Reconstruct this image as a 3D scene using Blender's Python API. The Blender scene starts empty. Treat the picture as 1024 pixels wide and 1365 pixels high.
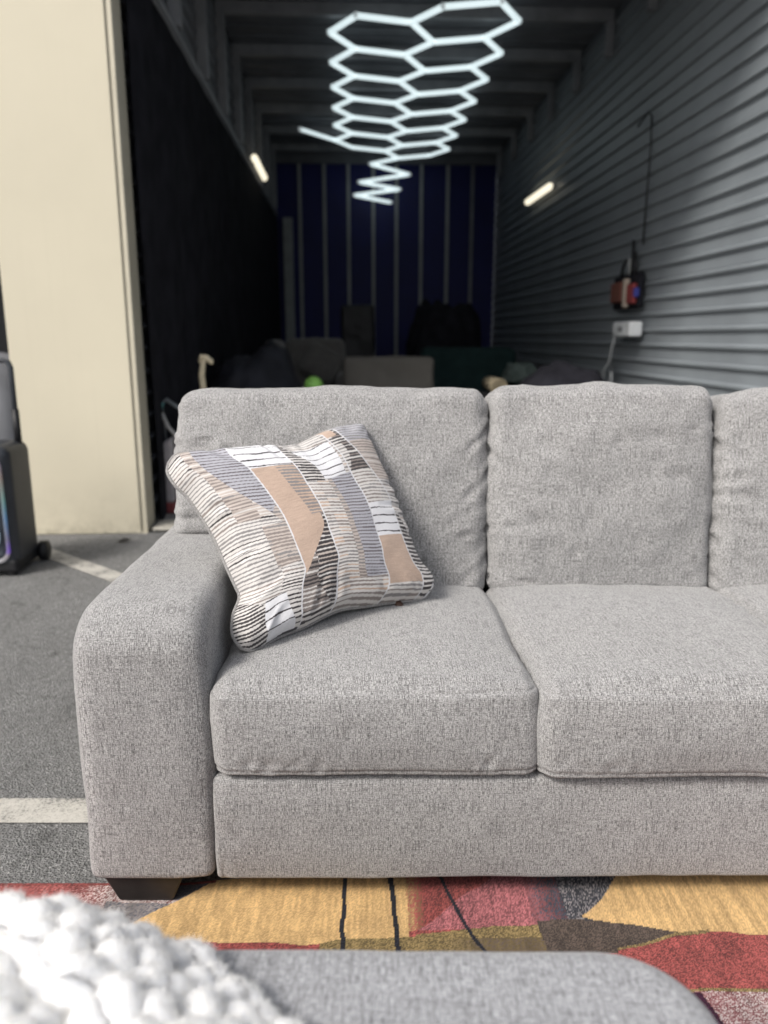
import bpy, math, random
import numpy as np

# ------------------------------------------------------------------ camera, sky, sun, exposure
scene = bpy.context.scene
COL = scene.collection
cam_d = bpy.data.cameras.new("camera")
cam = bpy.data.objects.new("camera", cam_d); COL.objects.link(cam)
cam.location = (0, 0, 1.12)
cam.rotation_euler = (math.radians(90 - 12.8), 0, 0)
cam_d.sensor_fit = 'VERTICAL'; cam_d.sensor_height = 36; cam_d.sensor_width = 27
cam_d.lens = 1025 / 1365 * 36
cam_d.clip_start = 0.05; cam_d.clip_end = 3000
cam_d.dof.use_dof = True; cam_d.dof.focus_distance = 1.46; cam_d.dof.aperture_fstop = 2.6
scene.camera = cam

SUN_EL, SUN_AZ = math.radians(44), math.radians(223)      # azimuth clockwise from +Y: behind the camera, to the left
world = bpy.data.worlds.new("World"); scene.world = world; world.use_nodes = True
wn = world.node_tree.nodes; wl = world.node_tree.links; wn.clear()
wo = wn.new('ShaderNodeOutputWorld'); wb = wn.new('ShaderNodeBackground')
sky = wn.new('ShaderNodeTexSky'); sky.sky_type = 'NISHITA'; sky.sun_disc = False
sky.sun_elevation = SUN_EL; sky.sun_rotation = SUN_AZ
sky.air_density = 1.0; sky.dust_density = 4.0; sky.ozone_density = 1.0
hs = wn.new('ShaderNodeHueSaturation'); hs.inputs['Saturation'].default_value = 0.38   # thin overcast: a whitened sky
wl.new(sky.outputs[0], hs.inputs['Color']); wl.new(hs.outputs[0], wb.inputs[0]); wl.new(wb.outputs[0], wo.inputs[0])
wb.inputs[1].default_value = 0.088
sun_d = bpy.data.lights.new("sun", 'SUN'); sun_d.energy = 1.5; sun_d.angle = math.radians(13); sun_d.color = (1, .95, .88)
sun = bpy.data.objects.new("sun", sun_d); COL.objects.link(sun)
sun.rotation_euler = (math.radians(90) - SUN_EL, 0, math.pi - SUN_AZ)   # shines from that azimuth
sun.location = (-3, -6, 8)
scene.view_settings.view_transform = 'Standard'; scene.view_settings.look = 'None'
scene.view_settings.gamma = 1; scene.view_settings.use_curve_mapping = False
scene.view_settings.exposure = 0.97
scene.render.engine = 'CYCLES'
scene.cycles.use_denoising = True; scene.cycles.denoising_prefilter = 'ACCURATE'
scene.cycles.max_bounces = 24; scene.cycles.diffuse_bounces = 14; scene.cycles.transmission_bounces = 12

# ------------------------------------------------------------------ helpers
rng = np.random.default_rng(7)
random.seed(7)
YAW = math.radians(2.8)
def g2w(x, y, z=0.0):
    return (x * math.cos(YAW) - y * math.sin(YAW), x * math.sin(YAW) + y * math.cos(YAW), z)

def thing(name, label, cat, loc=(0, 0, 0), rz=0.0, group=None):
    o = bpy.data.objects.new(name, None); COL.objects.link(o)
    o.empty_display_size = .1
    o.location = loc; o.rotation_euler = (0, 0, rz); o['label'] = label; o['category'] = cat
    if group: o['group'] = group
    return o
def tag(o, label, cat, group=None):
    o['label'] = label; o['category'] = cat
    if group: o['group'] = group
    return o

def mesh(name, V, Fs, mat=None, parent=None, smooth=True, uv=None, col=None, loc=None, rot=None, link=True):
    """Fs: list of index arrays (n,4) or (n,3), or a list of tuples."""
    me = bpy.data.meshes.new(name)
    V = np.asarray(V, dtype=np.float32)
    if isinstance(Fs, np.ndarray): Fs = [Fs]
    if len(Fs) and isinstance(Fs[0], np.ndarray):
        loops = np.concatenate([F.reshape(-1) for F in Fs]).astype(np.int32)
        tot = np.concatenate([np.full(len(F), F.shape[1]) for F in Fs]).astype(np.int32)
    else:
        loops = np.array([i for f_ in Fs for i in f_], dtype=np.int32)
        tot = np.array([len(f_) for f_ in Fs], dtype=np.int32)
    start = np.concatenate([[0], np.cumsum(tot)[:-1]]).astype(np.int32)
    me.vertices.add(len(V)); me.vertices.foreach_set('co', V.reshape(-1))
    me.loops.add(len(loops)); me.loops.foreach_set('vertex_index', loops)
    me.polygons.add(len(tot)); me.polygons.foreach_set('loop_start', start); me.polygons.foreach_set('loop_total', tot)
    me.polygons.foreach_set('use_smooth', np.full(len(tot), bool(smooth)))
    if uv is not None:
        l = me.uv_layers.new(name='UVMap'); l.data.foreach_set('uv', np.asarray(uv, dtype=np.float32).reshape(-1))
    if col is not None:
        a = me.color_attributes.new('print', 'FLOAT_COLOR', 'POINT')
        c4 = np.ones((len(V), 4), dtype=np.float32); c4[:, :3] = col
        a.data.foreach_set('color', c4.reshape(-1))
    me.update(calc_edges=True); me.validate()
    if mat: me.materials.append(mat)
    o = bpy.data.objects.new(name, me)
    if link: COL.objects.link(o)
    if parent: o.parent = parent
    if loc is not None: o.location = loc
    if rot is not None: o.rotation_euler = rot
    return o

class MB:
    """collects boxes, tubes and prisms into one mesh"""
    def __init__(s): s.V = []; s.F = []
    def add(s, V, F):
        b = len(s.V); s.V += [tuple(map(float, v)) for v in V]; s.F += [tuple(i + b for i in f_) for f_ in F]; return s
    def box(s, x0, x1, y0, y1, z0, z1, bev=0.0):
        if bev <= 0:
            V = [(x, y, z) for x in (x0, x1) for y in (y0, y1) for z in (z0, z1)]
            return s.add(V, [(0, 1, 3, 2), (4, 6, 7, 5), (0, 4, 5, 1), (2, 3, 7, 6), (0, 2, 6, 4), (1, 5, 7, 3)])
        b = min(bev, (x1 - x0) / 2.01, (y1 - y0) / 2.01, (z1 - z0) / 2.01)
        V = []; idx = {}
        for sx in (0, 1):
            for sy in (0, 1):
                for sz in (0, 1):
                    for ax in range(3):
                        p = [(x0, x1)[sx], (y0, y1)[sy], (z0, z1)[sz]]
                        for a2, sg in ((0, sx), (1, sy), (2, sz)):
                            if a2 != ax: p[a2] += b * (1 - 2 * sg)
                        idx[sx, sy, sz, ax] = len(V); V.append(p)
        F = []
        for ax in range(3):
            u, v = [a for a in range(3) if a != ax]
            for sg in (0, 1):
                q = []
                for (a, c) in ((0, 0), (1, 0), (1, 1), (0, 1)):
                    k = [0, 0, 0]; k[ax] = sg; k[u] = a; k[v] = c; q.append(idx[k[0], k[1], k[2], ax])
                F.append(q)
            for (a, c) in ((0, 0), (0, 1), (1, 0), (1, 1)):
                k0 = [0, 0, 0]; k0[u] = a; k0[v] = c; k1 = list(k0); k1[ax] = 1
                F.append([idx[k0[0], k0[1], k0[2], u], idx[k0[0], k0[1], k0[2], v], idx[k1[0], k1[1], k1[2], v], idx[k1[0], k1[1], k1[2], u]])
        for sx in (0, 1):
            for sy in (0, 1):
                for sz in (0, 1): F.append([idx[sx, sy, sz, a] for a in range(3)])
        return s.add(V, F)
    def tube(s, pts, r, n=8, closed=False):
        P = np.array(pts, dtype=float); m = len(P)
        rr = np.full(m, r) if np.isscalar(r) else np.array(r)
        T = np.roll(P, -1, 0) - np.roll(P, 1, 0)
        if not closed: T[0] = P[1] - P[0]; T[-1] = P[-1] - P[-2]
        T /= np.linalg.norm(T, axis=1)[:, None] + 1e-12
        up = np.array([0, 0, 1.]) if abs(T[0][2]) < .9 else np.array([1., 0, 0])
        V = []; N = np.cross(T[0], up); N /= np.linalg.norm(N)
        for i in range(m):
            N = N - T[i] * (N @ T[i]); N /= np.linalg.norm(N) + 1e-12; B = np.cross(T[i], N)
            for k in range(n):
                a = 2 * math.pi * k / n; V.append(P[i] + rr[i] * (math.cos(a) * N + math.sin(a) * B))
        F = [(i * n + k, i * n + (k + 1) % n, ((i + 1) % m) * n + (k + 1) % n, ((i + 1) % m) * n + k) for i in range(m if closed else m - 1) for k in range(n)]
        if not closed: F += [tuple(range(n))[::-1], tuple((m - 1) * n + k for k in range(n))]
        return s.add(V, F)
    def disc(s, c, axis, r0, r1, h, n=28):
        """a turned ring: from radius r0 at the base to r1 at height h along axis"""
        ax = np.array(axis, float); ax /= np.linalg.norm(ax)
        u = np.cross(ax, [0, 0, 1.] if abs(ax[2]) < .9 else [1., 0, 0]); u /= np.linalg.norm(u); w = np.cross(ax, u)
        c = np.array(c, float); V = []
        for rr, hh in ((r0, 0), (r1, h)):
            for k in range(n):
                a = 2 * math.pi * k / n; V.append(c + ax * hh + rr * (math.cos(a) * u + math.sin(a) * w))
        F = [(k, (k + 1) % n, n + (k + 1) % n, n + k) for k in range(n)] + [tuple(range(n))[::-1], tuple(range(n, 2 * n))]
        return s.add(V, F)
    def build(s, name, mat, parent=None, smooth=False, **k):
        return mesh(name, s.V, s.F, mat, parent, smooth, **k)

def _hash(ix, iy, iz, seed):
    h = (ix.astype(np.int64) * 374761393 + iy.astype(np.int64) * 668265263 + iz.astype(np.int64) * 2147483647 + seed * 974711) & 0xffffffff
    h = ((h ^ (h >> 13)) * 1274126177) & 0xffffffff
    h = (h ^ (h >> 16)) & 0xffffffff
    return h.astype(np.float64) / 0xffffffff * 2 - 1
def noise3(P, scale, seed=0):
    """smooth value noise in -1..1, vectorised"""
    Q = np.asarray(P, float) * scale; I = np.floor(Q).astype(np.int64); f_ = Q - I; f_ = f_ * f_ * f_ * (f_ * (f_ * 6 - 15) + 10)
    r = 0
    for a in (0, 1):
        for b in (0, 1):
            for c in (0, 1):
                w = (f_[..., 0] if a else 1 - f_[..., 0]) * (f_[..., 1] if b else 1 - f_[..., 1]) * (f_[..., 2] if c else 1 - f_[..., 2])
                r = r + w * _hash(I[..., 0] + a, I[..., 1] + b, I[..., 2] + c, seed)
    return r
def sstep(a, b, x):
    t = np.clip((x - a) / (b - a), 0, 1); return t * t * (3 - 2 * t)

def axis_coords(h, r, step, nr):
    """samples from -h to h, dense in the rounded edge zones"""
    e = np.linspace(0, r * 1.15, nr + 1)
    m = max(2, int(round((2 * h - 2.3 * r) / step)))
    mid = np.linspace(-h + r * 1.15, h - r * 1.15, m + 1)
    return np.concatenate([-h + e[:-1], mid, (h - e[:-1])[::-1]])
def box_grid(hx, hy, hz, r, step, nr=6):
    A = [axis_coords(h, min(r, h * .8), step, nr) for h in (hx, hy, hz)]
    n = [len(a) for a in A]
    faces = []; uvs = []
    key_all = []
    for ax in range(3):
        u, v = [(1, 2), (0, 2), (0, 1)][ax]
        iu, iv = np.meshgrid(np.arange(n[u]), np.arange(n[v]), indexing='ij')
        for sg in (0, 1):
            idx = [None] * 3; idx[ax] = np.full_like(iu, (n[ax] - 1) * sg); idx[u] = iu; idx[v] = iv
            K = (idx[0] * n[1] + idx[1]) * n[2] + idx[2]
            q = np.stack([K[:-1, :-1], K[1:, :-1], K[1:, 1:], K[:-1, 1:]], -1).reshape(-1, 4)
            flip = (sg == 0) ^ (ax == 1)
            cu, cv = A[u][iu], A[v][iv]; off = (ax * 2 + sg) * 3.7
            UV = np.stack([cu + off, cv + off * .61], -1)
            quv = np.stack([UV[:-1, :-1], UV[1:, :-1], UV[1:, 1:], UV[:-1, 1:]], -2).reshape(-1, 4, 2)
            if flip: q = q[:, ::-1]; quv = quv[:, ::-1]
            faces.append(q); uvs.append(quv)
    Fq = np.concatenate(faces); UV = np.concatenate(uvs)
    keys, inv = np.unique(Fq.reshape(-1), return_inverse=True)
    Fq = inv.reshape(-1, 4)
    P = np.stack([A[0][keys // (n[1] * n[2])], A[1][(keys // n[2]) % n[1]], A[2][keys % n[2]]], -1)
    return P, Fq, UV
def round_box(P, h, r):
    h = np.array(h); inner = np.clip(P, -(h - r), h - r); d = P - inner
    n = d / (np.linalg.norm(d, axis=1)[:, None] + 1e-12)
    return inner + n * r, n
def crease(P, a, b, w, depth, taper=True):
    """a soft groove from a to b; returns the displacement along the normal"""
    a = np.array(a, float); b = np.array(b, float); ab = b - a
    t = np.clip(((P - a) @ ab) / (ab @ ab), 0, 1)
    d2 = ((P - a - t[:, None] * ab) ** 2).sum(1)
    g = np.exp(-d2 / (w * w)) - .35 * np.exp(-(np.sqrt(d2) - 2.1 * w) ** 2 / (w * w))
    return -depth * g * ((1 - t * .85) if taper else 1)

# ------------------------------------------------------------------ materials
def new_mat(name):
    m = bpy.data.materials.new(name); m.use_nodes = True
    nt = m.node_tree; b = nt.nodes['Principled BSDF']
    return m, nt, b
def N(nt, t, **k):
    n = nt.nodes.new(t)
    for a, v in k.items():
        if a in n.inputs.keys() if hasattr(n.inputs, 'keys') else False: n.inputs[a].default_value = v
        else: setattr(n, a, v)
    return n
def ramp(nt, fac, stops, mode='LINEAR'):
    r = nt.nodes.new('ShaderNodeValToRGB'); r.color_ramp.interpolation = mode
    e = r.color_ramp.elements
    while len(e) < len(stops): e.new(.5)
    for el, (p, c) in zip(e, stops):
        el.position = p; el.color = (c, c, c, 1) if np.isscalar(c) else (*c, 1)
    nt.links.new(fac, r.inputs[0]); return r.outputs[0]
def noise(nt, vec, scale, detail=2, rough=.5):
    n = nt.nodes.new('ShaderNodeTexNoise'); n.inputs['Scale'].default_value = scale
    n.inputs['Detail'].default_value = detail; n.inputs['Roughness'].default_value = rough
    if vec is not None: nt.links.new(vec, n.inputs['Vector'])
    return n.outputs['Fac']
def mapping(nt, vec, scale=(1, 1, 1), rot=(0, 0, 0)):
    n = nt.nodes.new('ShaderNodeMapping'); n.inputs['Scale'].default_value = scale; n.inputs['Rotation'].default_value = rot
    nt.links.new(vec, n.inputs['Vector']); return n.outputs[0]
def mixc(nt, fac, a, b, mode='MIX'):
    n = nt.nodes.new('ShaderNodeMix'); n.data_type = 'RGBA'; n.blend_type = mode
    for sock, v in ((n.inputs[0], fac), (n.inputs[6], a), (n.inputs[7], b)):
        if hasattr(v, 'is_output'): nt.links.new(v, sock)
        elif sock is n.inputs[0]: sock.default_value = v
        else: sock.default_value = (*v, 1) if len(v) == 3 else v
    return n.outputs[2]
def math_(nt, op, a, b):
    n = nt.nodes.new('ShaderNodeMath'); n.operation = op
    for i, v in enumerate((a, b)):
        if hasattr(v, 'is_output'): nt.links.new(v, n.inputs[i])
        else: n.inputs[i].default_value = v
    return n.outputs[0]
def bump(nt, b, h, strength, dist):
    n = nt.nodes.new('ShaderNodeBump'); n.inputs['Strength'].default_value = strength; n.inputs['Distance'].default_value = dist
    nt.links.new(h, n.inputs['Height']); nt.links.new(n.outputs[0], b.inputs['Normal'])
def coord(nt, which='Object'):
    return nt.nodes.new('ShaderNodeTexCoord').outputs[which]

def fabric(name, dark, mid, light, sc=1.0, bstr=.6, sheen=.25):
    """woven chenille: threads running both ways, flecked dark and light"""
    m, nt, b = new_mat(name); uv = coord(nt, 'UV')
    # threads: thin dashes lengthwise and crosswise, over the fine grain of the yarn
    warp = noise(nt, mapping(nt, uv, (720 * sc, 95 * sc, 1)), 1, 1, .5)
    weft = noise(nt, mapping(nt, uv, (125 * sc, 720 * sc, 1)), 1, 1, .5)
    grain = noise(nt, mapping(nt, uv, (800 * sc, 800 * sc, 1)), 1, 0, .5)
    big = noise(nt, mapping(nt, uv, (13, 4, 1)), 1, 4, .65)
    dv = ramp(nt, warp, [(.36, .40), (.47, .90), (.62, 1.14)])
    dh = ramp(nt, weft, [(.36, .48), (.47, .92), (.62, 1.10)])
    gr = ramp(nt, grain, [(.32, .62), (.50, 1.0), (.68, 1.36)])
    bg_ = ramp(nt, big, [(.3, .94), (.7, 1.05)])
    s1 = ramp(nt, noise(nt, mapping(nt, uv, (430 * sc, 17 * sc, 1)), 1, 1, .5), [(.34, .62), (.46, 1.0), (.68, 1.10)])
    s2 = ramp(nt, noise(nt, mapping(nt, uv, (19 * sc, 430 * sc, 1)), 1, 1, .5), [(.34, .76), (.46, 1.0), (.68, 1.06)])
    bg_ = math_(nt, 'MULTIPLY', bg_, math_(nt, 'MULTIPLY', s1, s2))
    t = math_(nt, 'MULTIPLY', math_(nt, 'MULTIPLY', dv, dh), math_(nt, 'MULTIPLY', gr, bg_))
    c = ramp(nt, math_(nt, 'MULTIPLY', t, .55), [(.04, dark), (.38, mid), (.80, light)])
    nt.links.new(c, b.inputs['Base Color'])
    b.inputs['Roughness'].default_value = .92; b.inputs['Specular IOR Level'].default_value = .15
    b.inputs['Sheen Weight'].default_value = sheen; b.inputs['Sheen Roughness'].default_value = .6
    bump(nt, b, t, bstr, .002)
    return m
def plain(name, colr, rough=.7, metal=0., var=.15, vscale=6, spec=.4, bstr=0., bscale=60):
    """one colour with soft uneven wear"""
    m, nt, b = new_mat(name); oc = coord(nt)
    n1 = noise(nt, oc, vscale, 4, .6)
    lo = tuple(c * (1 - var) for c in colr); hi = tuple(min(1, c * (1 + var)) for c in colr)
    nt.links.new(ramp(nt, n1, [(.3, lo), (.7, hi)]), b.inputs['Base Color'])
    b.inputs['Roughness'].default_value = rough; b.inputs['Metallic'].default_value = metal; b.inputs['Specular IOR Level'].default_value = spec
    if bstr: bump(nt, b, noise(nt, oc, bscale, 3), bstr, .004)
    return m
def emit(name, colr, s):
    m, nt, b = new_mat(name); b.inputs['Base Color'].default_value = (.8, .8, .8, 1)
    b.inputs['Emission Color'].default_value = (*colr, 1); b.inputs['Emission Strength'].default_value = s
    b.inputs['Roughness'].default_value = .3
    return m
def printed(name, rough=.9, thread=None):
    """vertex-printed cloth or pile: the print is an attribute of the cloth itself"""
    m, nt, b = new_mat(name)
    at = nt.nodes.new('ShaderNodeAttribute'); at.attribute_name = 'print'
    return m, nt, b, at.outputs['Color']

M_SOFA = fabric('sofa_weave', (.042, .040, .040), (.256, .252, .251), (.575, .567, .562), 1.32, .4)
M_OTTO = fabric('ottoman_weave', (.115, .117, .126), (.272, .276, .292), (.47, .48, .505), .8, .2)

# asphalt
M_ASPH, nt, b = new_mat('asphalt'); oc = coord(nt)
v = nt.nodes.new('ShaderNodeTexVoronoi'); v.inputs['Scale'].default_value = 170; nt.links.new(oc, v.inputs['Vector'])
agg = noise(nt, oc, 330, 2, .7)
base = ramp(nt, v.outputs['Color'], [(.15, (.125, .125, .124)), (.5, (.255, .255, .253)), (.78, (.335, .333, .33)), (.95, (.58, .575, .56))])
patch = noise(nt, oc, 1.7, 5, .65)
base = mixc(nt, ramp(nt, patch, [(.35, 0.), (.7, .45)]), base, (0.1175, 0.1166, 0.1148))
base = mixc(nt, ramp(nt, agg, [(.42, 0.), (.62, .6)]), base, (0.2871, 0.2871, 0.2828))
spot = noise(nt, oc, 5.5, 3, .55)
base = mixc(nt, ramp(nt, spot, [(.66, 0.), (.74, .5)]), base, (.075, .074, .072))
vc = nt.nodes.new('ShaderNodeTexVoronoi'); vc.feature = 'DISTANCE_TO_EDGE'; vc.inputs['Scale'].default_value = .55
wob_ = nt.nodes.new('ShaderNodeTexNoise'); wob_.inputs['Scale'].default_value = 3; wob_.inputs['Detail'].default_value = 6; nt.links.new(oc, wob_.inputs['Vector'])
va = nt.nodes.new('ShaderNodeVectorMath'); va.operation = 'MULTIPLY_ADD'; va.inputs[1].default_value = (.5, .5, .5)
nt.links.new(wob_.outputs['Color'], va.inputs[0]); nt.links.new(oc, va.inputs[2]); nt.links.new(va.outputs[0], vc.inputs['Vector'])
base = mixc(nt, ramp(nt, vc.outputs['Distance'], [(.0, .28), (.006, 0.)]), base, (.05, .05, .05))
nt.links.new(base, b.inputs['Base Color']); b.inputs['Roughness'].default_value = .9; b.inputs['Specular IOR Level'].default_value = .25
bump(nt, b, math_(nt, 'ADD', v.outputs['Distance'], agg), 1.0, .007)

# worn road paint
M_PAINT, nt, b = new_mat('worn_line_paint'); oc = coord(nt)
w = noise(nt, oc, 140, 4, .75); w2 = noise(nt, oc, 9, 4, .6)
f_ = math_(nt, 'ADD', w, math_(nt, 'MULTIPLY', math_(nt, 'SUBTRACT', w2, .5), .7))
nt.links.new(ramp(nt, f_, [(.36, (0.174, 0.174, 0.1653)), (.46, (0.4002, 0.3828, 0.348)), (.6, (0.5046, 0.4872, 0.4437))]), b.inputs['Base Color'])
b.inputs['Roughness'].default_value = .85; bump(nt, b, w, .6, .003)

M_BEIGE = plain('cream_painted_metal', (0.5655, 0.522, 0.4089), .55, 0, .035, 1.3, .35, .12, 9)
nt = M_BEIGE.node_tree; b = nt.nodes['Principled BSDF']; oc = coord(nt)
src = b.inputs['Base Color'].links[0].from_socket
sz = nt.nodes.new('ShaderNodeSeparateXYZ'); nt.links.new(oc, sz.inputs[0])
dirt = math_(nt, 'MULTIPLY', ramp(nt, sz.outputs['Z'], [(.0, 1.), (.09, .25), (.35, 0.)]), ramp(nt, noise(nt, oc, 13, 6, .7), [(.4, 0.), (.7, .8)]))
str_ = ramp(nt, noise(nt, mapping(nt, oc, (26, 26, .5)), 1, 3, .6), [(.55, 0.), (.8, .10)])
cx = mixc(nt, dirt, src, (.26, .23, .17)); cx = mixc(nt, str_, cx, (.42, .38, .29)); nt.links.new(cx, b.inputs['Base Color'])
M_TRIM = plain('cream_trim', (0.522, 0.4829, 0.3828), .5, 0, .08, 4)
M_CONC = plain('garage_concrete', (.30, .295, .28), .8, 0, .2, 5, .3, .4, 40)
M_WALL = plain('grey_wall_metal', (.225, .25, .272), .42, 0, .12, 1.6, .5, .06, 14)
M_INS = plain('dark_liner_metal', (0.1436, 0.1522, 0.1696), .6, 0, .2, 2.5, .35)
M_BEAM = plain('dark_steel_beam', (0.2262, 0.2349, 0.2523), .5, 0, .2, 4)
M_BLUE = plain('navy_rear_panel', (0.003697, 0.007395, 0.1035), .55, 0, .2, 2)
M_BATT = plain('pale_batten', (0.3697, 0.3845, 0.3845), .6, 0, .12, 3)
M_BLKCLOTH = plain('black_cloth', (.017, .017, .022), .95, 0, .4, 5, .1, .5, 120)
M_BLK = plain('black_plastic', (.012, .012, .014), .5, 0, .3, 12, .4)
M_DARKFOOT = plain('dark_stained_wood', (.016, .013, .012), .42, 0, .35, 22, .4, .15, 70)

# ------------------------------------------------------------------ ground
def structure(o): o['kind'] = 'structure'; return o
gv = [(-400, -400, 0), (400, -400, 0), (400, 900, 0), (-400, 900, 0)]
structure(mesh('asphalt_ground', gv, [(0, 1, 2, 3)], M_ASPH, smooth=False))
def strip(p0, p1, wd, z, n=1):
    p0 = np.array(p0, float); p1 = np.array(p1, float); d = (p1 - p0) / np.linalg.norm(p1 - p0); q = np.array([-d[1], d[0]]) * wd / 2
    return [(*(p0 - q), z), (*(p1 - q), z), (*(p1 + q), z), (*(p0 + q), z)]
structure(mesh('painted_parking_line', strip((-4.5, 1.655), (3.6, 1.655), .098, .004), [(0, 1, 2, 3)], M_PAINT, smooth=False))
structure(mesh('painted_diagonal_line', strip((-1.86, 4.0), (.5, 2.0), .105, .004), [(0, 1, 2, 3)], M_PAINT, smooth=False))

# ------------------------------------------------------------------ storage building (garage frame: x across, y into the unit)
FY, BY, LX, RX, CZ = 4.42, 14.0, -1.18, 2.62, 4.17
bld = thing('storage_building', 'cream metal storage unit standing open behind the sofa, dark ribbed interior', 'building', (0, 0, 0), YAW)
def part(name, parent, label=None):
    o = bpy.data.objects.new(name, None); COL.objects.link(o); o.parent = parent; o.empty_display_size = .1
    if label: o['label'] = label
    return o
# front: the pillar between two openings, the header and the far pillar
fr = MB(); fr.box(-1.855, LX - .02, FY, FY + .12, .0, 4.0, .006)
pil = fr.build('front_pillar', M_BEIGE, bld); pil['label'] = 'smooth cream front pillar left of the opening'
MB().box(-1.86, -1.168, FY + .005, FY + .115, 0.0, .016).build('base_flashing', M_TRIM, bld)
jb = MB(); jb.box(LX - .019, LX + .012, FY + .012, FY + .19, .017, 4.0, .004)
jb.build('jamb_channel', M_TRIM, bld)
MB().box(-8, RX - .002, FY + .003, FY + .117, 4.003, 5.2, .006).build('front_header', M_BEIGE, bld)
MB().box(RX - .03, RX + .65, FY - .42, FY - .29, 0, 5.2, .006).build('front_pillar', M_BEIGE, bld)
# ribbed wall sheeting, plank by plank
PER = .13
def plank_mesh(y0, y1):
    prof = [(0, 0), (0, .088), (-.026, .100), (-.026, .116), (0, .13)]
    ys = np.linspace(y0, y1, 7); V = []; Fq = []
    n = len(prof)
    for y in ys:
        for (x, z) in prof: V.append((x, y, z))
    for i in range(len(ys) - 1):
        for k in range(n - 1): Fq.append((i * n + k, (i + 1) * n + k, (i + 1) * n + k + 1, i * n + k + 1))
    return mesh('siding_plank', V, Fq, M_WALL, None, False, link=False)
def plank_wall(name, x, y0, y1, z0, nrow, flip, mat=M_WALL):
    w = part(name, bld)
    p = plank_mesh(y0, y1) if not flip else plank_mesh(-y1, -y0)
    p.data.materials[0] = mat
    for k in range(nrow):
        o = p if k == 0 else p.copy()
        COL.objects.link(o); o.parent = w
        o.location = (x, 0, z0 + k * PER + random.uniform(-.0012, .0012))
        o.rotation_euler = (random.uniform(-.0006, .0006), random.uniform(-.012, .012), math.pi if flip else 0)
    return w
plank_wall('right_wall', RX, FY - .28, BY, .035, 31, False)
plank_wall('left_wall', LX - .01, FY + .21, BY, .035, 31, True, M_INS)
lw = MB(); lw.box(RX + .003, RX + .07, FY - .28, BY + .1, 0, CZ + .06); lw.box(LX - .09, LX - .014, FY + .21, BY + .1, 0, CZ + .06)
lw.build('wall_backing', M_INS, bld)
# columns on the upper left wall and short ones at the top of the right wall, beams across the ceiling
ce = part('ceiling', bld)
BEAMS = [FY + .42 + 1.08 * k for k in range(9)]
for i, y in enumerate(BEAMS):
    MB().box(LX + .006, RX - .03, y - .035, y + .035, CZ - .115, CZ - .004, .004).build('ceiling_beam', M_BEAM, ce)
    y1 = BEAMS[i + 1] if i + 1 < len(BEAMS) else BY
    m_ = MB(); m_.box(LX + .002, RX - .002, y + .003, y1 - .003, CZ, CZ + .03)
    for q in range(1, 4):
        yy = y + (y1 - y) * q / 4
        m_.box(LX + .006, RX - .006, yy - .013, yy + .013, CZ - .022, CZ - .0005)
    m_.build('ceiling_panel', M_INS, ce)
    MB().box(LX + .0, LX + .085, y - .05, y + .05, 3.18, CZ - .118, .004).build('wall_column', M_BEAM, bld)
    MB().box(RX - .10, RX - .026, y - .04, y + .04, CZ - .42, CZ - .118, .004).build('wall_column', M_BEAM, bld)
MB().box(LX + .002, RX - .002, FY + .12, BEAMS[0] - .003, CZ + .001, CZ + .031).build('ceiling_panel', M_INS, ce)
MB().box(-9, 9, FY + .0, BY + .3, CZ + .10, CZ + .16).build('roof_deck', M_INS, bld)
MB().box(LX + .0, LX + .06, FY + .24, BY - .17, 3.125, 3.175, .004).build('wall_rail', M_BEAM, bld)
# rear wall: navy panels between pale battens
bw = part('rear_wall', bld)
xs = [-1.17] + [-.752, -.332, .077, .5, .898, 1.324, 1.776, 2.2] + [2.61]
for i in range(len(xs) - 1):
    MB().box(xs[i] + .002, xs[i + 1] - .002, BY + .0, BY + .03, 0, CZ).build('rear_panel', M_BLUE, bw)
for i, x in enumerate(xs[1:-1]):
    MB().box(x - .028, x + .028, BY - .03, BY - .002, .0, CZ - .16, .003).build('batten', M_BATT if i not in (7,) else M_BEAM, bw)
MB().box(LX + .01, RX - .01, BY - .06, BY - .033, CZ - .2, CZ - .02).build('rear_header', M_INS, bw)
MB().box(LX + .14, LX + .30, BY - .16, BY - .035, 0, 3.1, .01).build('corner_post', plain('grey_post', (.33, .35, .36), .6), bld)
# unit floor and threshold
structure(mesh('concrete_floor', [(*g2w(LX - .02, FY + .1)[:2], .008), (*g2w(RX + .02, FY + .1)[:2], .008), (*g2w(RX + .02, BY)[:2], .008), (*g2w(LX - .02, BY)[:2], .008)], [(0, 1, 2, 3)], M_CONC, smooth=False))
MB().box(LX + .035, RX - .036, FY + .02, FY + .24, .009, .03, .006).build('threshold', plain('worn_threshold', (.42, .40, .35), .7, 0, .25, 9), bld)
# neighbouring unit, left of the pillar
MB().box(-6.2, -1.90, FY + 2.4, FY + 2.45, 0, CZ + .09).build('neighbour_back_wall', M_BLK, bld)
MB().box(-1.9, -1.862, FY + .13, FY + 2.39, 0, CZ + .09).build('neighbour_side_wall', M_INS, bld)
MB().box(-6.2, -5.1, FY, FY + .12, 0, 4.0, .006).build('front_pillar', M_BEIGE, bld)
structure(mesh('neighbour_floor', [(*g2w(-6.2, FY + .1)[:2], .006), (*g2w(-1.9, FY + .1)[:2], .006), (*g2w(-1.9, FY + 2.4)[:2], .006), (*g2w(-6.2, FY + 2.4)[:2], .006)], [(0, 1, 2, 3)], M_CONC, smooth=False))

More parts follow.
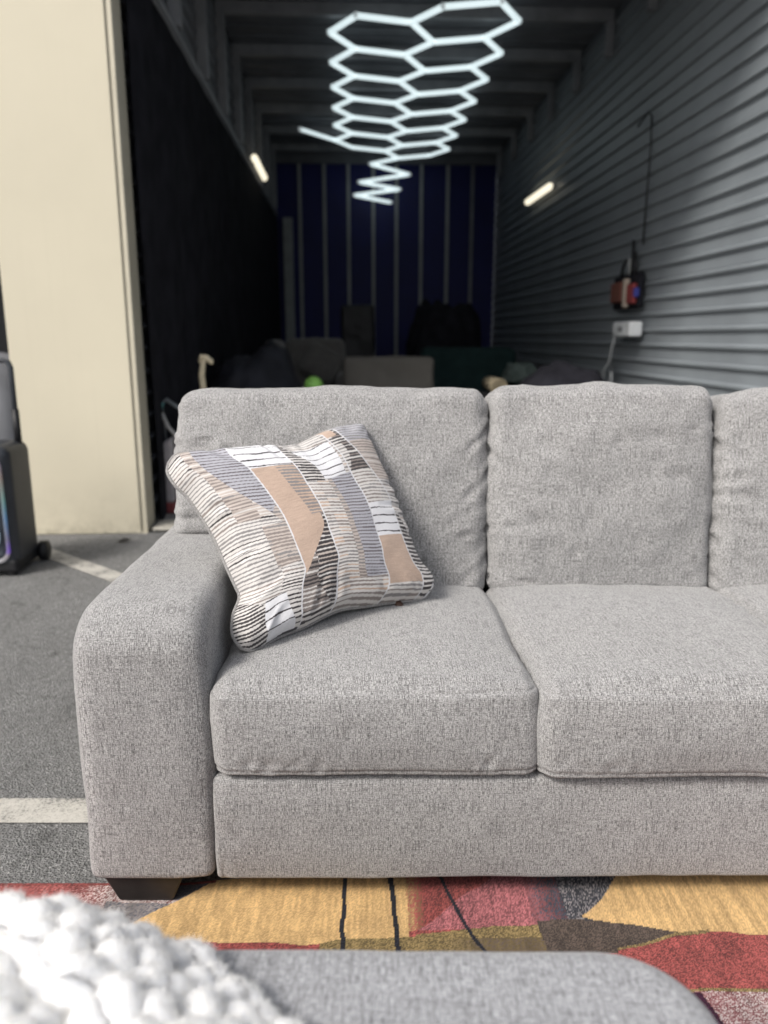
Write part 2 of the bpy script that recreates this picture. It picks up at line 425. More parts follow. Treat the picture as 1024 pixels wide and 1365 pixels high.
# ------------------------------------------------------------------ lights
def hexlight():
    t = thing('hexagon_light', 'honeycomb of white light tubes hung under the dark ceiling', 'light', g2w(.8, 10.3, 3.9), YAW)
    ox, oy, oz = .8, 10.3, 3.9
    em = emit('cool_tube_glow', (.80, .95, .98), .46)
    wire = plain('hanger_wire', (.25, .25, .25), .5)
    xs_ = [-.12, .13, .63, .88, 1.38, 1.63]
    def zz(x): return 3.96 - .055 * math.exp(-((x - .76) / .35) ** 2)
    seg = []
    h = .825
    def L(k): return 7.78 + h * k
    def Rr(k): return 8.20 + h * k + .05
    for k in range(7):
        seg.append(((xs_[1], L(k)), (xs_[2], L(k))))
        if k < 6: seg += [((xs_[0], L(k) + h / 2), (xs_[1], L(k))), ((xs_[0], L(k) + h / 2), (xs_[1], L(k + 1)))]
        # the zigzag shared by both columns
    for k in range(-1, 7):
        seg.append(((xs_[3], Rr(k)), (xs_[4], Rr(k))))
        if k < 6: seg += [((xs_[4], Rr(k)), (xs_[5], Rr(k) + h / 2)), ((xs_[5], Rr(k) + h / 2), (xs_[4], Rr(k + 1)))]
        if 0 <= k: seg.append(((xs_[2], L(k)), (xs_[3], Rr(k))))
        if k < 6: seg.append(((xs_[3], Rr(k)), (xs_[2], L(k + 1))))
    seg.append(((-.60, 11.72), (xs_[0], L(5) + h / 2)))
    S = [(np.array([a[0], a[1], zz(a[0])]), np.array([b_[0], b_[1], zz(b_[0])])) for a, b_ in seg]
    Z = [(.88, Rr(6), zz(.88)), (.428, 13.32, 3.842), (1.067, 13.37, 3.70), (.249, 13.41, 3.585), (.919, 13.45, 3.487), (.17, 13.5, 3.40), (.779, 13.55, 3.30)]
    S += [(np.array(Z[i]), np.array(Z[i + 1])) for i in range(6)]
    cap = emit('tube_joint', (.5, .58, .6), .24)
    nodes = {}
    for a, b_ in S:
        d = (b_ - a) / np.linalg.norm(b_ - a); a2 = a + d * .012; b2 = b_ - d * .012
        o = np.array([ox, oy, oz])
        MB().tube([a2 - o, b2 - o], .027, 8).build('light_tube', em, t, True)
        for p in (a, b_): nodes[tuple(np.round(p, 2))] = p
    for p in nodes.values():
        q = p - np.array([ox, oy, oz])
        MB().tube([q + [0, 0, -.018], q + [0, 0, .024]], .026, 8).build('joint', cap, t, True)
    for (x, y) in ((-.12, L(0) + h / 2), (1.63, Rr(0) + h / 2), (-.12, L(4) + h / 2), (1.63, Rr(4) + h / 2), (.76, L(2)), (.76, L(6)), (.779, 13.55)):
        z = zz(x) if y < 13.5 else 3.30
        MB().tube([(x - ox, y - oy, z + .02 - oz), (x - ox, y - oy, CZ - .005 - oz)], .003, 5).build('hanger_wire', wire, t)
hexlight()
warm = emit('warm_tube_glow', (1, .91, .70), .62)
def wall_light(x, ya, za, yb, zb, side, label):
    t = thing('wall_light', label, 'light', g2w(x, (ya + yb) / 2, (za + zb) / 2), YAW, 'warm wall lights inside the unit')
    yc, zc = (ya + yb) / 2, (za + zb) / 2
    MB().tube([(side * .035, ya - yc, za - zc), (side * .035, yb - yc, zb - zc)], .042, 12).build('diffuser', warm, t, True)
    MB().box(-.012, .012, ya - yc, yb - yc, -.03, .03, .004).build('base', M_BATT, t)
wall_light(LX + .065, 10.1, 3.24, 11.3, 3.24, 1, 'warm tube light on the upper left wall above the black curtain')
wall_light(RX - .04, 10.05, 2.94, 11.25, 2.95, -1, 'warm tube light on the ribbed right wall')

# ------------------------------------------------------------------ things inside the unit
def cloth_sheet(name, mat, x, y0, y1, z0, z1, seed, nu=120, nv=50, amp=.05):
    U, Vv = np.meshgrid(np.linspace(0, 1, nu), np.linspace(0, 1, nv), indexing='ij')
    y = y0 + (y1 - y0) * U; z = z0 + (z1 - z0) * Vv
    P = np.stack([U * (y1 - y0), Vv * .7, np.zeros_like(U) + seed], -1)
    xx = x + amp * (1.1 - Vv * .8) * (np.sin(y * 9 + 2 * noise3(P, 1.3, seed)) * .6 + noise3(P, 2.3, seed + 1)) + .045 * (1 - Vv) ** 2 * noise3(P, .8, seed + 3)
    V = np.stack([xx, y, z], -1).reshape(-1, 3)
    K = np.arange(nu * nv).reshape(nu, nv)
    Fq = np.stack([K[:-1, :-1], K[1:, :-1], K[1:, 1:], K[:-1, 1:]], -1).reshape(-1, 4)
    V2 = V + [-.006, 0, 0]
    Vt = np.concatenate([V, V2]); Ft = np.concatenate([Fq, Fq[:, ::-1] + len(V)])
    return Vt, Ft
Vc, Fc = cloth_sheet('c', None, .045, .0, 9.2, .02, 3.10, 3, amp=.022)
cu = thing('hanging_curtain', 'long black cloth curtain hanging along the left wall of the unit', 'curtain', g2w(LX, FY + .2), YAW)
mesh('cloth', Vc, Fc, M_BLKCLOTH, cu)
rg = MB(); rg.tube([(.045, -.01, 3.105), (.045, 9.2, 3.105)], .012, 6)
rg.build('curtain_rod', M_BEAM, cu)

def softbox(name, mat, parent, c, h, r, step=.03, nr=4, seed=0, n1=.01, f1=5, crown=0.0, rot=None, fn=None):
    P, Fq, UV = box_grid(*h, r, step, nr)
    Q, n = round_box(P, h, min(r, min(h) * .98))
    p = P / np.array(h)
    if crown:
        Q[:, 2] += crown * (1 - np.abs(p[:, 0]) ** 2.2) * (1 - np.abs(p[:, 1]) ** 2.2) * (p[:, 2] > -.2) * (p[:, 2] + .2) / 1.2
    if n1: Q += n * (n1 * noise3(Q + seed * 3.1, f1, seed) + n1 * .4 * noise3(Q + seed, f1 * 3, seed + 1))[:, None]
    if fn is not None: Q = fn(Q, p, n)
    if rot is not None:
        from mathutils import Euler
        Q = Q @ np.array(Euler(rot).to_matrix()).T
    return mesh(name, Q + np.array(c), Fq, mat, parent, True, UV)

def heap(name, label, cat, mat, gx, gy, rx, ry, h, seed, lumps=.2):
    n = 60; m = 24
    A, Bv = np.meshgrid(np.linspace(0, 2 * math.pi, n, endpoint=False), np.linspace(0, 1, m), indexing='ij')
    el = Bv * math.pi / 2
    D = np.stack([np.cos(A) * np.cos(el), np.sin(A) * np.cos(el), np.sin(el)], -1)
    s = 1 + lumps * noise3(D + seed, 1.6, seed) + lumps * .45 * noise3(D + seed, 5, seed + 1) + lumps * .15 * noise3(D, 13, seed + 2)
    sup = (np.abs(D) ** 3.2).sum(-1) ** (-1 / 3.2)
    P = D * (s * sup)[..., None] * np.array([rx, ry, h]); P[:, 0, 2] = 0
    V = P.reshape(-1, 3); K = np.arange(n * m).reshape(n, m)
    K2 = np.roll(K, -1, 0)
    Fq = np.stack([K[:, :-1], K2[:, :-1], K2[:, 1:], K[:, 1:]], -1).reshape(-1, 4)
    o = mesh(name, V, Fq, mat, None, True); o.location = g2w(gx, gy, .01); o.rotation_euler = (0, 0, YAW)
    return tag(o, label, cat)
M_NAVYTARP = plain('charcoal_tarp', (.016, .017, .024), .7, 0, .4, 4, .4)
heap('covered_pile', 'dark charcoal tarp pile low on the left just behind the grey sofa', 'covered pile', M_NAVYTARP, -.75, 6.6, .42, .8, .96, 4, .12)
heap('covered_stack', 'tall black covered stack against the navy rear wall', 'covered stack', M_BLKCLOTH, 1.45, 11.6, .55, .5, 1.66, 8, .16)
heap('black_bundle', 'low black covered bundle along the ribbed right wall', 'bundle', M_BLKCLOTH, 1.85, 6.6, .42, .6, .84, 12, .08)
# grey high-backed armchair
M_GREYUP = fabric('grey_upholstery', (0.07395, 0.07025, 0.06655), (0.1331, 0.1257, 0.1183), (0.2071, 0.1997, 0.1849), .3, .3)
ar = thing('grey_armchair', 'high backed dark grey armchair deep inside the unit', 'armchair', g2w(-.42, 9.3, .008), YAW)
softbox('seat', M_GREYUP, ar, (0, -.05, .38), (.3, .35, .13), .06, crown=.03, seed=1)
softbox('backrest', M_GREYUP, ar, (0.05, .32, .72), (.36, .12, .38), .09, seed=2)
for s in (-1, 1): softbox('armrest', M_GREYUP, ar, (s * .40, -.02, .42 if s > 0 else .62), (.095, .42, .28 if s > 0 else .46), .08, seed=4 + s)
softbox('base', M_GREYUP, ar, (0, 0, .16), (.3, .38, .1), .02, n1=.003)
for sx in (-1, 1):
    for sy in (-1, 1): MB().box(sx * .4 - .03, sx * .4 + .03, sy * .33 - .03, sy * .33 + .03, 0, .145, .006).build('leg', M_DARKFOOT, ar)
softbox('loose_cushion', M_GREYUP, ar, (.13, .16, .80), (.22, .07, .2), .06, seed=9, rot=(-.3, .5, 0))
# grey loveseat under a slipcover
lv = thing('slipcovered_loveseat', 'taupe grey slipcovered loveseat seen from behind, below the navy wall', 'loveseat', g2w(.40, 7.6, .008), YAW)
M_SLIP = plain('taupe_slipcover', (0.1257, 0.1183, 0.1072), .9, 0, .12, 3, .15, .4, 90)
def drape(Q, p, n):
    Q = Q.copy(); Q[:, 1] += -.018 * np.sin(Q[:, 0] * 38 + 2 * np.sin(Q[:, 0] * 11)) * (1 - (p[:, 2] + 1) / 2) * (p[:, 1] < .5); return Q
softbox('backrest', M_SLIP, lv, (0, -.25, .48), (.43, .12, .46), .06, .015, seed=21, fn=drape)
for s in (-1, 1): softbox('armrest', M_SLIP, lv, (s * .36, .2, .32), (.09, .33, .3), .06, seed=22 + s)
softbox('seat', M_SLIP, lv, (0, .2, .25), (.27, .32, .2), .05, crown=.03, seed=25)
# office chair
oc_ = thing('office_chair', 'black high backed office chair in front of the navy wall', 'chair', g2w(.17, 10.6, .008), YAW)
softbox('backrest', M_BLK, oc_, (0, .22, 1.15), (.23, .05, .39), .045, seed=31, rot=None)
softbox('seat', M_BLK, oc_, (0, -.02, .52), (.25, .24, .05), .04, crown=.02, seed=32)
MB().tube([(0, 0, .1), (0, 0, .47)], .03, 10).build('post', M_BLK, oc_, True)
MB().tube([(0, .1, .5), (0, .28, .6), (0, .27, .9)], .025, 8).build('back_bracket', M_BLK, oc_, True)
for s in (-1, 1): MB().tube([(s * .24, .1, .5), (s * .3, .1, .55), (s * .3, .1, .73), (s * .3, -.16, .75)], .02, 8).build('armrest', M_BLK, oc_, True)
for k in range(5):
    a = k * 2 * math.pi / 5
    lg = MB().tube([(0, 0, .11), (.3 * math.cos(a), .3 * math.sin(a), .075)], [.028, .018], 8).build('leg', M_BLK, oc_, True)
    MB().disc((.3 * math.cos(a) - .02 * math.sin(a), .3 * math.sin(a) + .02 * math.cos(a), .032), (math.sin(a), -math.cos(a), 0), .03, .03, .04, 12).build('caster', M_BLK, lg, True)
# teal sofa with folded blanket
M_TEAL = plain('dark_teal_cloth', (0.01479, 0.03106, 0.03106), .9, 0, .2, 5, .15, .4, 80)
ts = thing('teal_sofa', 'dark teal sofa standing below the tall black stack', 'sofa', g2w(1.42, 8.75, .008), YAW)
softbox('backrest', M_TEAL, ts, (0, .3, .62), (.56, .12, .38), .09, seed=41)
softbox('seat', M_TEAL, ts, (0, -.08, .32), (.40, .36, .15), .06, crown=.03, seed=42)
for s in (-1, 1): softbox('armrest', M_TEAL, ts, (s * .5, -.05, .42), (.1, .38, .27), .08, seed=43 + s)
for sx in (-1, 1):
    for sy in (-1, 1): MB().box(sx * .45 - .03, sx * .45 + .03, sy * .3 - .03, sy * .3 + .03, 0, .16, .006).build('leg', M_DARKFOOT, ts)
fb = heap('folded_throw', 'greenish grey throw heaped on the right arm of the dark teal sofa', 'throw blanket', plain('sage_cloth', (.10, .13, .12), .9), 1.9, 8.45, .2, .3, .2, 47, .2)
fb.location.z = .66
# rolled tan blanket on the black bundle, green ball
def spiral_roll(name, label, cat, mat, gx, gy, z, r, ln):
    t = thing(name, label, cat, g2w(gx, gy, z), YAW)
    pts = [(r * (1 - .8 * k / 60) * math.cos(k * .32), -ln / 2 + .0 * k, r * (1 - .8 * k / 60) * math.sin(k * .32)) for k in range(61)]
    V = [p for p in pts] + [(p[0], ln / 2, p[2]) for p in pts]; n = len(pts)
    th = .012
    V += [(p[0] * (1 - th / (math.hypot(p[0], p[2]) + .001)), p[1], p[2] * (1 - th / (math.hypot(p[0], p[2]) + .001))) for p in V[:2 * n]]
    Fq = []
    for k in range(n - 1):
        Fq += [(k, k + 1, n + k + 1, n + k), (2 * n + k, 3 * n + k, 3 * n + k + 1, 2 * n + k + 1), (k, 2 * n + k, 2 * n + k + 1, k + 1), (n + k, n + k + 1, 3 * n + k + 1, 3 * n + k)]
    mesh('roll', V, Fq, mat, t, True)
    MB().tube([(r * 1.0, -ln * .2, 0), (0, -ln * .2, r * 1.02), (-r, -ln * .2, 0), (0, -ln * .2, -r * 1.02)], .006, 6, True).build('tie', M_BLK, t, True)
    return t
spiral_roll('rolled_blanket', 'small rolled tan blanket lying left of the low black bundle', 'rolled blanket', plain('tan_wool', (.33, .28, .19), .95, bstr=.4), 1.33, 6.95, .70, .075, .5)
cr = thing('storage_crate', 'black crate under the rolled tan blanket', 'crate', g2w(1.33, 6.95, .009), YAW)
MB().box(-.17, .17, -.28, .28, 0, .60, .012).build('body', M_BLK, cr)
MB().box(-.18, .18, -.29, .29, .601, .624, .006).build('lid', M_BLK, cr)
for s in (-1, 1): MB().box(-.05, .05, s * .2815 - (.008 if s < 0 else 0), s * .2815 + (.008 if s > 0 else 0), .45, .48, .003).build('handle', M_BEAM, cr)
# green ball on a stool
sb = thing('black_stool', 'black padded stool under the green ball', 'stool', g2w(-.25, 6.05, .008), YAW)
softbox('seat', M_BLK, sb, (0, 0, .635), (.17, .17, .04), .03, seed=51)
for sx in (-1, 1):
    for sy in (-1, 1): MB().tube([(sx * .13, sy * .13, .6), (sx * .16, sy * .16, 0)], .014, 8).build('leg', M_BLK, sb, True)
n_ = 24; pts = [(math.sin(math.pi * i / 12) * math.cos(2 * math.pi * k / n_), math.sin(math.pi * i / 12) * math.sin(2 * math.pi * k / n_), math.cos(math.pi * i / 12)) for i in range(13) for k in range(n_)]
Fb = [(i * n_ + k, i * n_ + (k + 1) % n_, (i + 1) * n_ + (k + 1) % n_, (i + 1) * n_ + k) for i in range(12) for k in range(n_)]
V_ = np.array(pts) * .072; V_ *= (1 + .03 * np.sin(np.arctan2(V_[:, 1], V_[:, 0]) * 6) * np.sqrt(V_[:, 0] ** 2 + V_[:, 1] ** 2) / .072)[:, None]
gb = mesh('green_ball', V_, Fb, plain('lime_rubber', (.22, .48, .10), .5), None, True); gb.location = g2w(-.25, 6.05, .755)
tag(gb, 'bright green ball peeking over the back of the grey sofa', 'ball')
# pale hooked cane leaning in the tarp pile
cn = thing('hooked_cane', 'pale cream cane with a knobbed hook rising behind the sofa back', 'cane', g2w(-.90, 4.95, .01), YAW)
pts = [(.05, .05, 0), (.03, .04, .4), (.0, .02, .75), (-.004, .0, .88), (.008, 0, .955), (.028, -.005, .985)]
M_CREAM = plain('cream_wood', (.62, .54, .38), .5, 0, .15, 20)
MB().tube(pts, [.016, .017, .02, .019, .017, .012], 10).build('shaft', M_CREAM, cn, True)
MB().tube([(-.014, .002, .955), (.004, 0, .99), (.03, -.003, .985), (.06, -.006, .962), (.062, -.006, .945)], [.010, .022, .020, .018, .010], 10).build('hook', M_CREAM, cn, True)
# tubular folding chair behind the left end of the sofa back
fc = thing('folding_chair', 'folded tubular metal chair with a white strap beside the cream pillar', 'folding chair', g2w(-.93, 4.95, .01), YAW)
M_TUBE = plain('grey_tube', (.34, .37, .38), .35, .6)
MB().tube([(-.22, .1, 0), (-.235, -.02, .70), (-.20, -.02, .73), (.15, .0, .48), (.2, .1, 0)], .013, 8).build('front_frame', M_TUBE, fc, True)
MB().tube([(-.20, .16, 0), (-.1, .12, .4), (.1, .1, .62), (.22, .14, .66)], .012, 8).build('rear_frame', M_TUBE, fc, True)
MB().tube([(-.245, -.03, .675), (-.235, -.03, .715)], .026, 10).build('grip', plain('teal_grip', (.08, .2, .2), .6), fc, True)
st = MB(); st.tube([(-.225, -.05, .645), (-.19, -.055, .56), (-.13, -.06, .49), (-.03, -.06, .44), (.1, -.05, .43)], .013, 6); st.build('strap', plain('white_webbing', (.45, .44, .42), .8), fc, True)
softbox('seat_sling', M_BLKCLOTH, fc, (0, .06, .3), (.19, .015, .16), .012, seed=61)
pb = thing('plastic_bin', 'pale grey plastic bin leaning in the corner behind the cream pillar', 'bin', g2w(-1.19, 5.0, .01), YAW)
def taper(Q, p, n): Q = Q.copy(); Q[:, :2] *= (1 + .1 * p[:, 2])[:, None]; Q[:, 2] += .06 * (Q[:, 0] / .1) * (p[:, 2] > 0); return Q
softbox('body', plain('grey_white_plastic', (.42, .39, .40), .5), pb, (.0, 0, .255), (.085, .1, .19), .02, .02, n1=.001, fn=taper)
softbox('foot', plain('dull_red_plastic', (.25, .06, .06), .5), pb, (0, 0, .035), (.08, .1, .035), .012, .02, n1=0)
# hanging caddy on the right wall
cd = thing('hanging_tool_caddy', 'black wall caddy with coloured pockets hanging on the ribbed right wall', 'caddy', g2w(RX - .062, 7.12, 1.21), YAW)
M_POCKET = plain('maroon_pocket', (.10, .035, .04), .8)
MB().box(-.02, .03, -.33, .33, .16, .46, .015).build('pouch', M_BLKCLOTH, cd)
for (y0, y1, z0, z1, c) in ((-.30, -.14, .2, .37, (.28, .05, .05)), (-.12, -.04, .17, .42, (.5, .42, .35)), (.02, .28, .22, .4, (.16, .06, .045)), (-.36, -.30, .25, .33, (.05, .06, .3))):
    MB().box(-.065, -.022, y0, y1, z0, z1, .01).build('pocket', plain('pocket_cloth', c, .8), cd)
for (y, zt) in ((-.07, .75), (.2, .6), (-.18, .64)): MB().tube([(.0, y, .45), (.005, y * .8, .55), (.01, y * .55, zt)], .014, 6).build('strap', M_BLK, cd, True)
MB().tube([(0, -.02, .45), (0.0, .0, .6)], .012, 6).build('tool_handle', M_BATT, cd, True)
wbx = thing('white_charger', 'white charger box plugged in below the hanging caddy', 'charger', g2w(RX - .095, 6.98, 1.19), YAW)
softbox('body', plain('white_plastic', (.72, .75, .77), .4), wbx, (0, 0, 0), (.06, .22, .065), .02, .03, n1=0)
MB().box(-.066, -.0605, -.05, .05, -.02, .02, .002).build('socket', M_BEAM, wbx)
cb = MB(); cb.tube([(0, .3, -.02), (-.01, .33, -.15), (-.02, .36, -.3), (-.03, .48, -.38), (-.03, .5, -.5), (-.02, .38, -.56), (-.01, .3, -.45), (-.01, .33, -.3), (-.0, .3, -.6), (0, .3, -1.15)], .011, 6)
cdl = cb.build('dangling_cord', plain('pale_cord', (.45, .47, .48), .6), None, True); cdl.location = g2w(RX - .095, 6.98, 1.19); cdl.rotation_euler = (0, 0, YAW)
tag(cdl, 'pale looped cord hanging from the white charger', 'cord')
uc = MB().tube([(0, .35, 1.02), (-.006, .1, 1.07), (-.01, 0, 1.02), (-.012, -.03, .8), (-.012, -.02, .4), (-.01, .0, 0)], .008, 6).build('power_cable', M_BLK, None, True)
uc.location = g2w(RX - .04, 6.86, 1.90); uc.rotation_euler = (0, 0, YAW); tag(uc, 'thin black cable running up the ribbed wall above the caddy', 'cable')
# neighbour unit: tarp covered load
heap('covered_load', 'grey tarp covered load in the next unit, behind the speaker handle', 'covered load', plain('grey_tarp', (.20, .205, .22), .8, 0, .2, 3), -2.75, 5.7, .7, .7, 1.0, 71, .05)

# dry leaf scrap on the asphalt
lf = MB(); P0 = [(-.04, -.01, .004), (-.015, .018, .016), (.02, .012, .008), (.045, -.004, .02), (.012, -.018, .012), (-.02, -.02, .006), (0, 0, .026)]
lf.add(P0, [(0, 6, 1), (1, 6, 2), (2, 6, 3), (3, 6, 4), (4, 6, 5), (5, 6, 0)])
o = lf.build('leaf_scrap', plain('dead_leaf', (.03, .026, .022), .9), None, True); o.location = (-1.455, 4.16, .0); tag(o, 'small dark scrap of dead leaf on the asphalt before the pillar', 'debris')

# ------------------------------------------------------------------ party speaker
sp = thing('trolley_speaker', 'black trolley speaker with lit rim and raised handle left of the cream pillar', 'speaker', (-1.925, 3.66, .0), math.radians(4))
M_SPK = plain('black_speaker_shell', (.03, .034, .042), .45, 0, .2, 8, .5)
softbox('body', M_SPK, sp, (0, 0, .335), (.17, .155, .295), .055, .04, 6, n1=0)
softbox('base', M_BLK, sp, (0, .01, .055), (.165, .16, .035), .02, .04, 4, n1=0)
softbox('grille', plain('speaker_mesh', (.035, .045, .06), .6, 0, .3, 200, .5, .6, 600), sp, (0, -.149, .335), (.118, .012, .235), .0115, .03, 4, n1=0)
def rrect(hx, hz, r, n=10):
    P = []
    for cx, cz, a0 in ((hx - r, hz - r, 0), (-hx + r, hz - r, 90), (-hx + r, -hz + r, 180), (hx - r, -hz + r, 270)):
        for k in range(n + 1):
            a = math.radians(a0 + 90 * k / n); P.append((cx + r * math.cos(a), cz + r * math.sin(a)))
    return P
R_ = rrect(.135, .255, .06)
m_, nt, b = new_mat('rgb_rim_glow'); oc = coord(nt)
sx = nt.nodes.new('ShaderNodeSeparateXYZ'); nt.links.new(oc, sx.inputs[0])
zf = math_(nt, 'MULTIPLY', math_(nt, 'SUBTRACT', sx.outputs['Z'], .08), 2.0)
cr_ = ramp(nt, zf, [(.0, (.5, .48, .5)), (.06, (.35, .3, .34)), (.10, (.16, .03, .62)), (.22, (.10, .09, .22)), (.42, (.05, .2, .42)), (.6, (.10, .28, .26)), (.8, (.22, .16, .13)), (1, (.12, .1, .2))])
nt.links.new(cr_, b.inputs['Emission Color']); b.inputs['Emission Strength'].default_value = .26; b.inputs['Base Color'].default_value = (.1, .1, .1, 1)
MB().tube([(x, -.156, .335 + z) for x, z in R_], .0095, 8, True).build('light_ring', m_, sp, True)
for zc in (.21, .45):
    w = MB().disc((0, -.158, zc), (0, -1, 0), .098, .09, .012, 32).build('woofer', M_BLK, sp, True)
    MB().disc((0, -.168, zc), (0, -1, 0), .04, .02, .016, 24).build('cone', M_SPK, w, True)
    if zc > .3: continue
    P = [(.1 * math.cos(a), -.166, zc + .1 * math.sin(a)) for a in np.linspace(0, 2 * math.pi, 32, endpoint=False)]
    MB().tube(P, .008, 8, True).build('glow_ring', emit('cyan_ring_glow', (.05, .2, .32), .2), w, True)
for s in (-1, 1):
    MB().disc((s * .185 - .018, .15, .05), (1, 0, 0), .05, .05, .036, 20).build('wheel', M_BLK, sp, True)
    MB().box(s * .12 - .02, s * .12 + .02, -.13, -.09, 0, .025, .004).build('foot', M_BLK, sp)
H_ = [(-.14, .08, .60), (-.14, .08, .98), (-.13, .08, 1.005), (-.115, .08, 1.012), (.115, .08, 1.012), (.13, .08, 1.005), (.14, .08, .98), (.14, .08, .60)]
MB().tube(H_, .0125, 10).build('handle', M_SPK, sp, True)
for s in (-1, 1): MB().tube([(s * .14, .08, .60), (s * .14, .08, .78)], .017, 10).build('handle_sleeve', M_BLK, sp, True)

# ------------------------------------------------------------------ rug
RX0, RX1, RY0, RY1 = -1.35, 1.9, -.55, 1.395
def rugcol(X, Y):
    P = np.stack([X, Y, X * 0], -1)
    dn = np.random.default_rng(5).random(X.shape)      # tuft by tuft
    dn2 = noise3(P, 300, 3) * .5 + .5
    Xw = X + .006 * noise3(P, 14, 7); Yw = Y + .006 * noise3(P, 14, 8)
    red = np.array([.33, .075, .068]); pink = np.array([.39, .13, .14]); gold = np.array([.62, .405, .18]); navy = np.array([.045, .05, .068])
    olive = np.array([.25, .18, .075]); brown = np.array([.085, .062, .05]); cream = np.array([.5, .44, .42]); plum = np.array([.05, .008, .03]); black = np.array([.01, .012, .022])
    C_ = np.zeros(X.shape + (3,)); C_[:] = red
    def put(mask, c):
        C_[mask] = c
    def dither(mask, t, a, b_):
        k_ = np.clip(t + (dn - .5) * 1.5 * np.minimum(1, 4 * t * (1 - np.clip(t, 0, 1)) + .15), 0, 1)[..., None]
        C_[mask] = (a * (1 - k_) + b_ * k_)[mask]
    # far band, left to right
    dither(X < -.40, sstep(-.66, -.50, X + .03 * noise3(P, 9, 1)) * .75, red, cream)
    dither((X < -.2) & (Y > 1.34 - .0 * X) & (X > -.52), .85 + 0 * X, cream, navy)
    dither((X < -.2) & (Yw < 1.335) & (X > -.56) & (Yw > 1.25), .45 + 0 * X, cream, navy)
    lens = 1.283 + (Xw + .488) * .95 - .9 * np.clip(Xw + .488, 0, 1) ** 2 * 1.3
    gl = (Xw > -.49) & (Xw < .046) & (Yw < np.where(Xw < -.27, lens, 9)) & (Yw > 1.238 + .16 * np.clip(-.36 - Xw, 0, 1) + .012 * np.sin(Xw * 6))
    put(gl, gold)
    low = (Yw <= 1.238 + .012 * np.sin(Xw * 6)) & (Y > .9)
    put(low & (X < -.12), red * .95); put(low & (X >= -.12) & (X < .2), olive)
    ok = low & (X >= .06) & (X < .34) & (Yw < 1.255); dither(ok, sstep(.1, .22, X) * .5, olive, brown)
    r1 = (Xw >= .046) & (X < .42) & (Yw > 1.256 + .02 * np.clip(X - .05, 0, .2))
    dither(r1, sstep(.02, .10, X) * 1.2, gold, red * .85)
    pk = r1 & (Yw < 1.256 + (Xw - .06) * .62); put(pk, pink)
    dither(r1 & (dn2 > .2), sstep(.30, .38, X + .01 * noise3(P, 20, 2)), np.array([.33, .07, .072]), navy) if False else None
    tr = np.clip(sstep(.29, .37, X) * 1.3 + (dn - .5) * 2.0 * (X > .29) * (X < .37) - .1, 0, 1)[..., None]; C_[r1] = (C_ * (1 - tr) + navy * tr)[r1]
    ok2 = (X > .06) & (X < .345) & (Yw <= 1.275) & (Yw > 1.24) & (Yw < 1.244 + .1 * np.clip(X - .02, 0, .3)); put(ok2, olive)
    nv = (X >= .36) & (X < .75) & (Yw > 1.28 + (Xw - .39) * .5 * 1.0); dither(nv, .12 + 0 * X, navy, cream * .7)
    gr = (Xw > .385) & (Yw < 1.283 + (Xw - .385) * .50) & (Yw > 1.283 - .16 * np.clip(Xw - .385, 0, .22) + .01 * np.clip(Xw - .6, 0, 9)); put(gr, gold)
    put((Yw > 1.283) & (Xw > .62), gold)
    bl = (Xw > .30) & (Yw <= 1.284 - .16 * np.clip(Xw - .385, 0, .22)) & (Yw > 1.205 + .03 * np.clip(Xw - .45, 0, 1)) & (Xw < .95) & (Yw < 1.278); put(bl, brown)
    rb = (Xw > .43) & (Yw < 1.213 + .30 * np.clip(Xw - .43, 0, .13) + .0 * X) & (Y > .9); put(rb, red)
    put((Xw > .43) & (Xw < .62) & (np.abs(Yw - 1.214 - .30 * np.clip(Xw - .43, 0, .13)) < .003), olive)
    pk2 = (Xw > .46) & (Yw < 1.123); dither(pk2, .35 + .3 * noise3(P, 6, 21), pink, cream * .8)
    put((Xw > .48) & (np.abs(Yw - 1.123) < .003), olive)
    put((Xw > .525 - .1 * (Yw - 1.12)) & (Xw < .552 - .15 * (Yw - 1.12)) & (Yw < 1.118), plum)
    # nearer part, hidden under the ottoman
    nr = Y < 1.0
    k = np.floor((Xw + .35 * np.sin(Yw * 3)) / .42).astype(int) % 5
    for i, c in enumerate((red, gold, navy, pink, olive)): put(nr & (k == i), c)
    # dark drawn lines
    for (xa, ya, xb, yb, wd) in ((-.083, 1.41, -.072, .98, .0045), (.013, 1.374, .048, .98, .005), (.100, 1.40, .30, .96, .004)):
        t = (Y - ya) / (yb - ya); xl = xa + (xb - xa) * t + .0025 * noise3(P, 30, 11)
        put((np.abs(X - xl) < wd) & (Y < ya) & (Y > yb), black)
    edge = (X < RX0 + .02) | (X > RX1 - .02) | (Y > RY1 - .012) | (Y < RY0 + .02)
    put(edge & ((X < -.35) | (Y < 1.0)), red * .75)
    isg = (C_[..., 0] > .6) & (C_[..., 2] < .3)
    sp_ = np.where(isg, .72 + .5 * dn, .40 + 1.12 * dn ** 1.3) + .10 * noise3(P, 40, 13)
    streak = 1 + .20 * noise3(np.stack([X * 8, Y, X * 0], -1), 22, 17) + .10 * noise3(P, 11, 18)
    return np.clip(C_ * (.88 * sp_ * streak)[..., None], 0, 1)
xs1 = np.concatenate([np.arange(RX0, -.86, .02), np.arange(-.86, .86, .0023), np.arange(.86, RX1 + .001, .02)])
ys1 = np.concatenate([np.arange(RY0, .98, .02), np.arange(.98, RY1, .0023), [RY1]])
X, Y = np.meshgrid(xs1, ys1, indexing='ij')
Zr = .011 + .0004 * np.random.default_rng(9).uniform(-1, 1, X.shape) + .0015 * noise3(np.stack([X, Y, X * 0], -1), 9, 2)
bz = np.minimum.reduce([X - RX0, RX1 - X, Y - RY0, RY1 - Y]); Zr = np.where(bz < .002, .0048, Zr)
K = np.arange(X.size).reshape(X.shape)
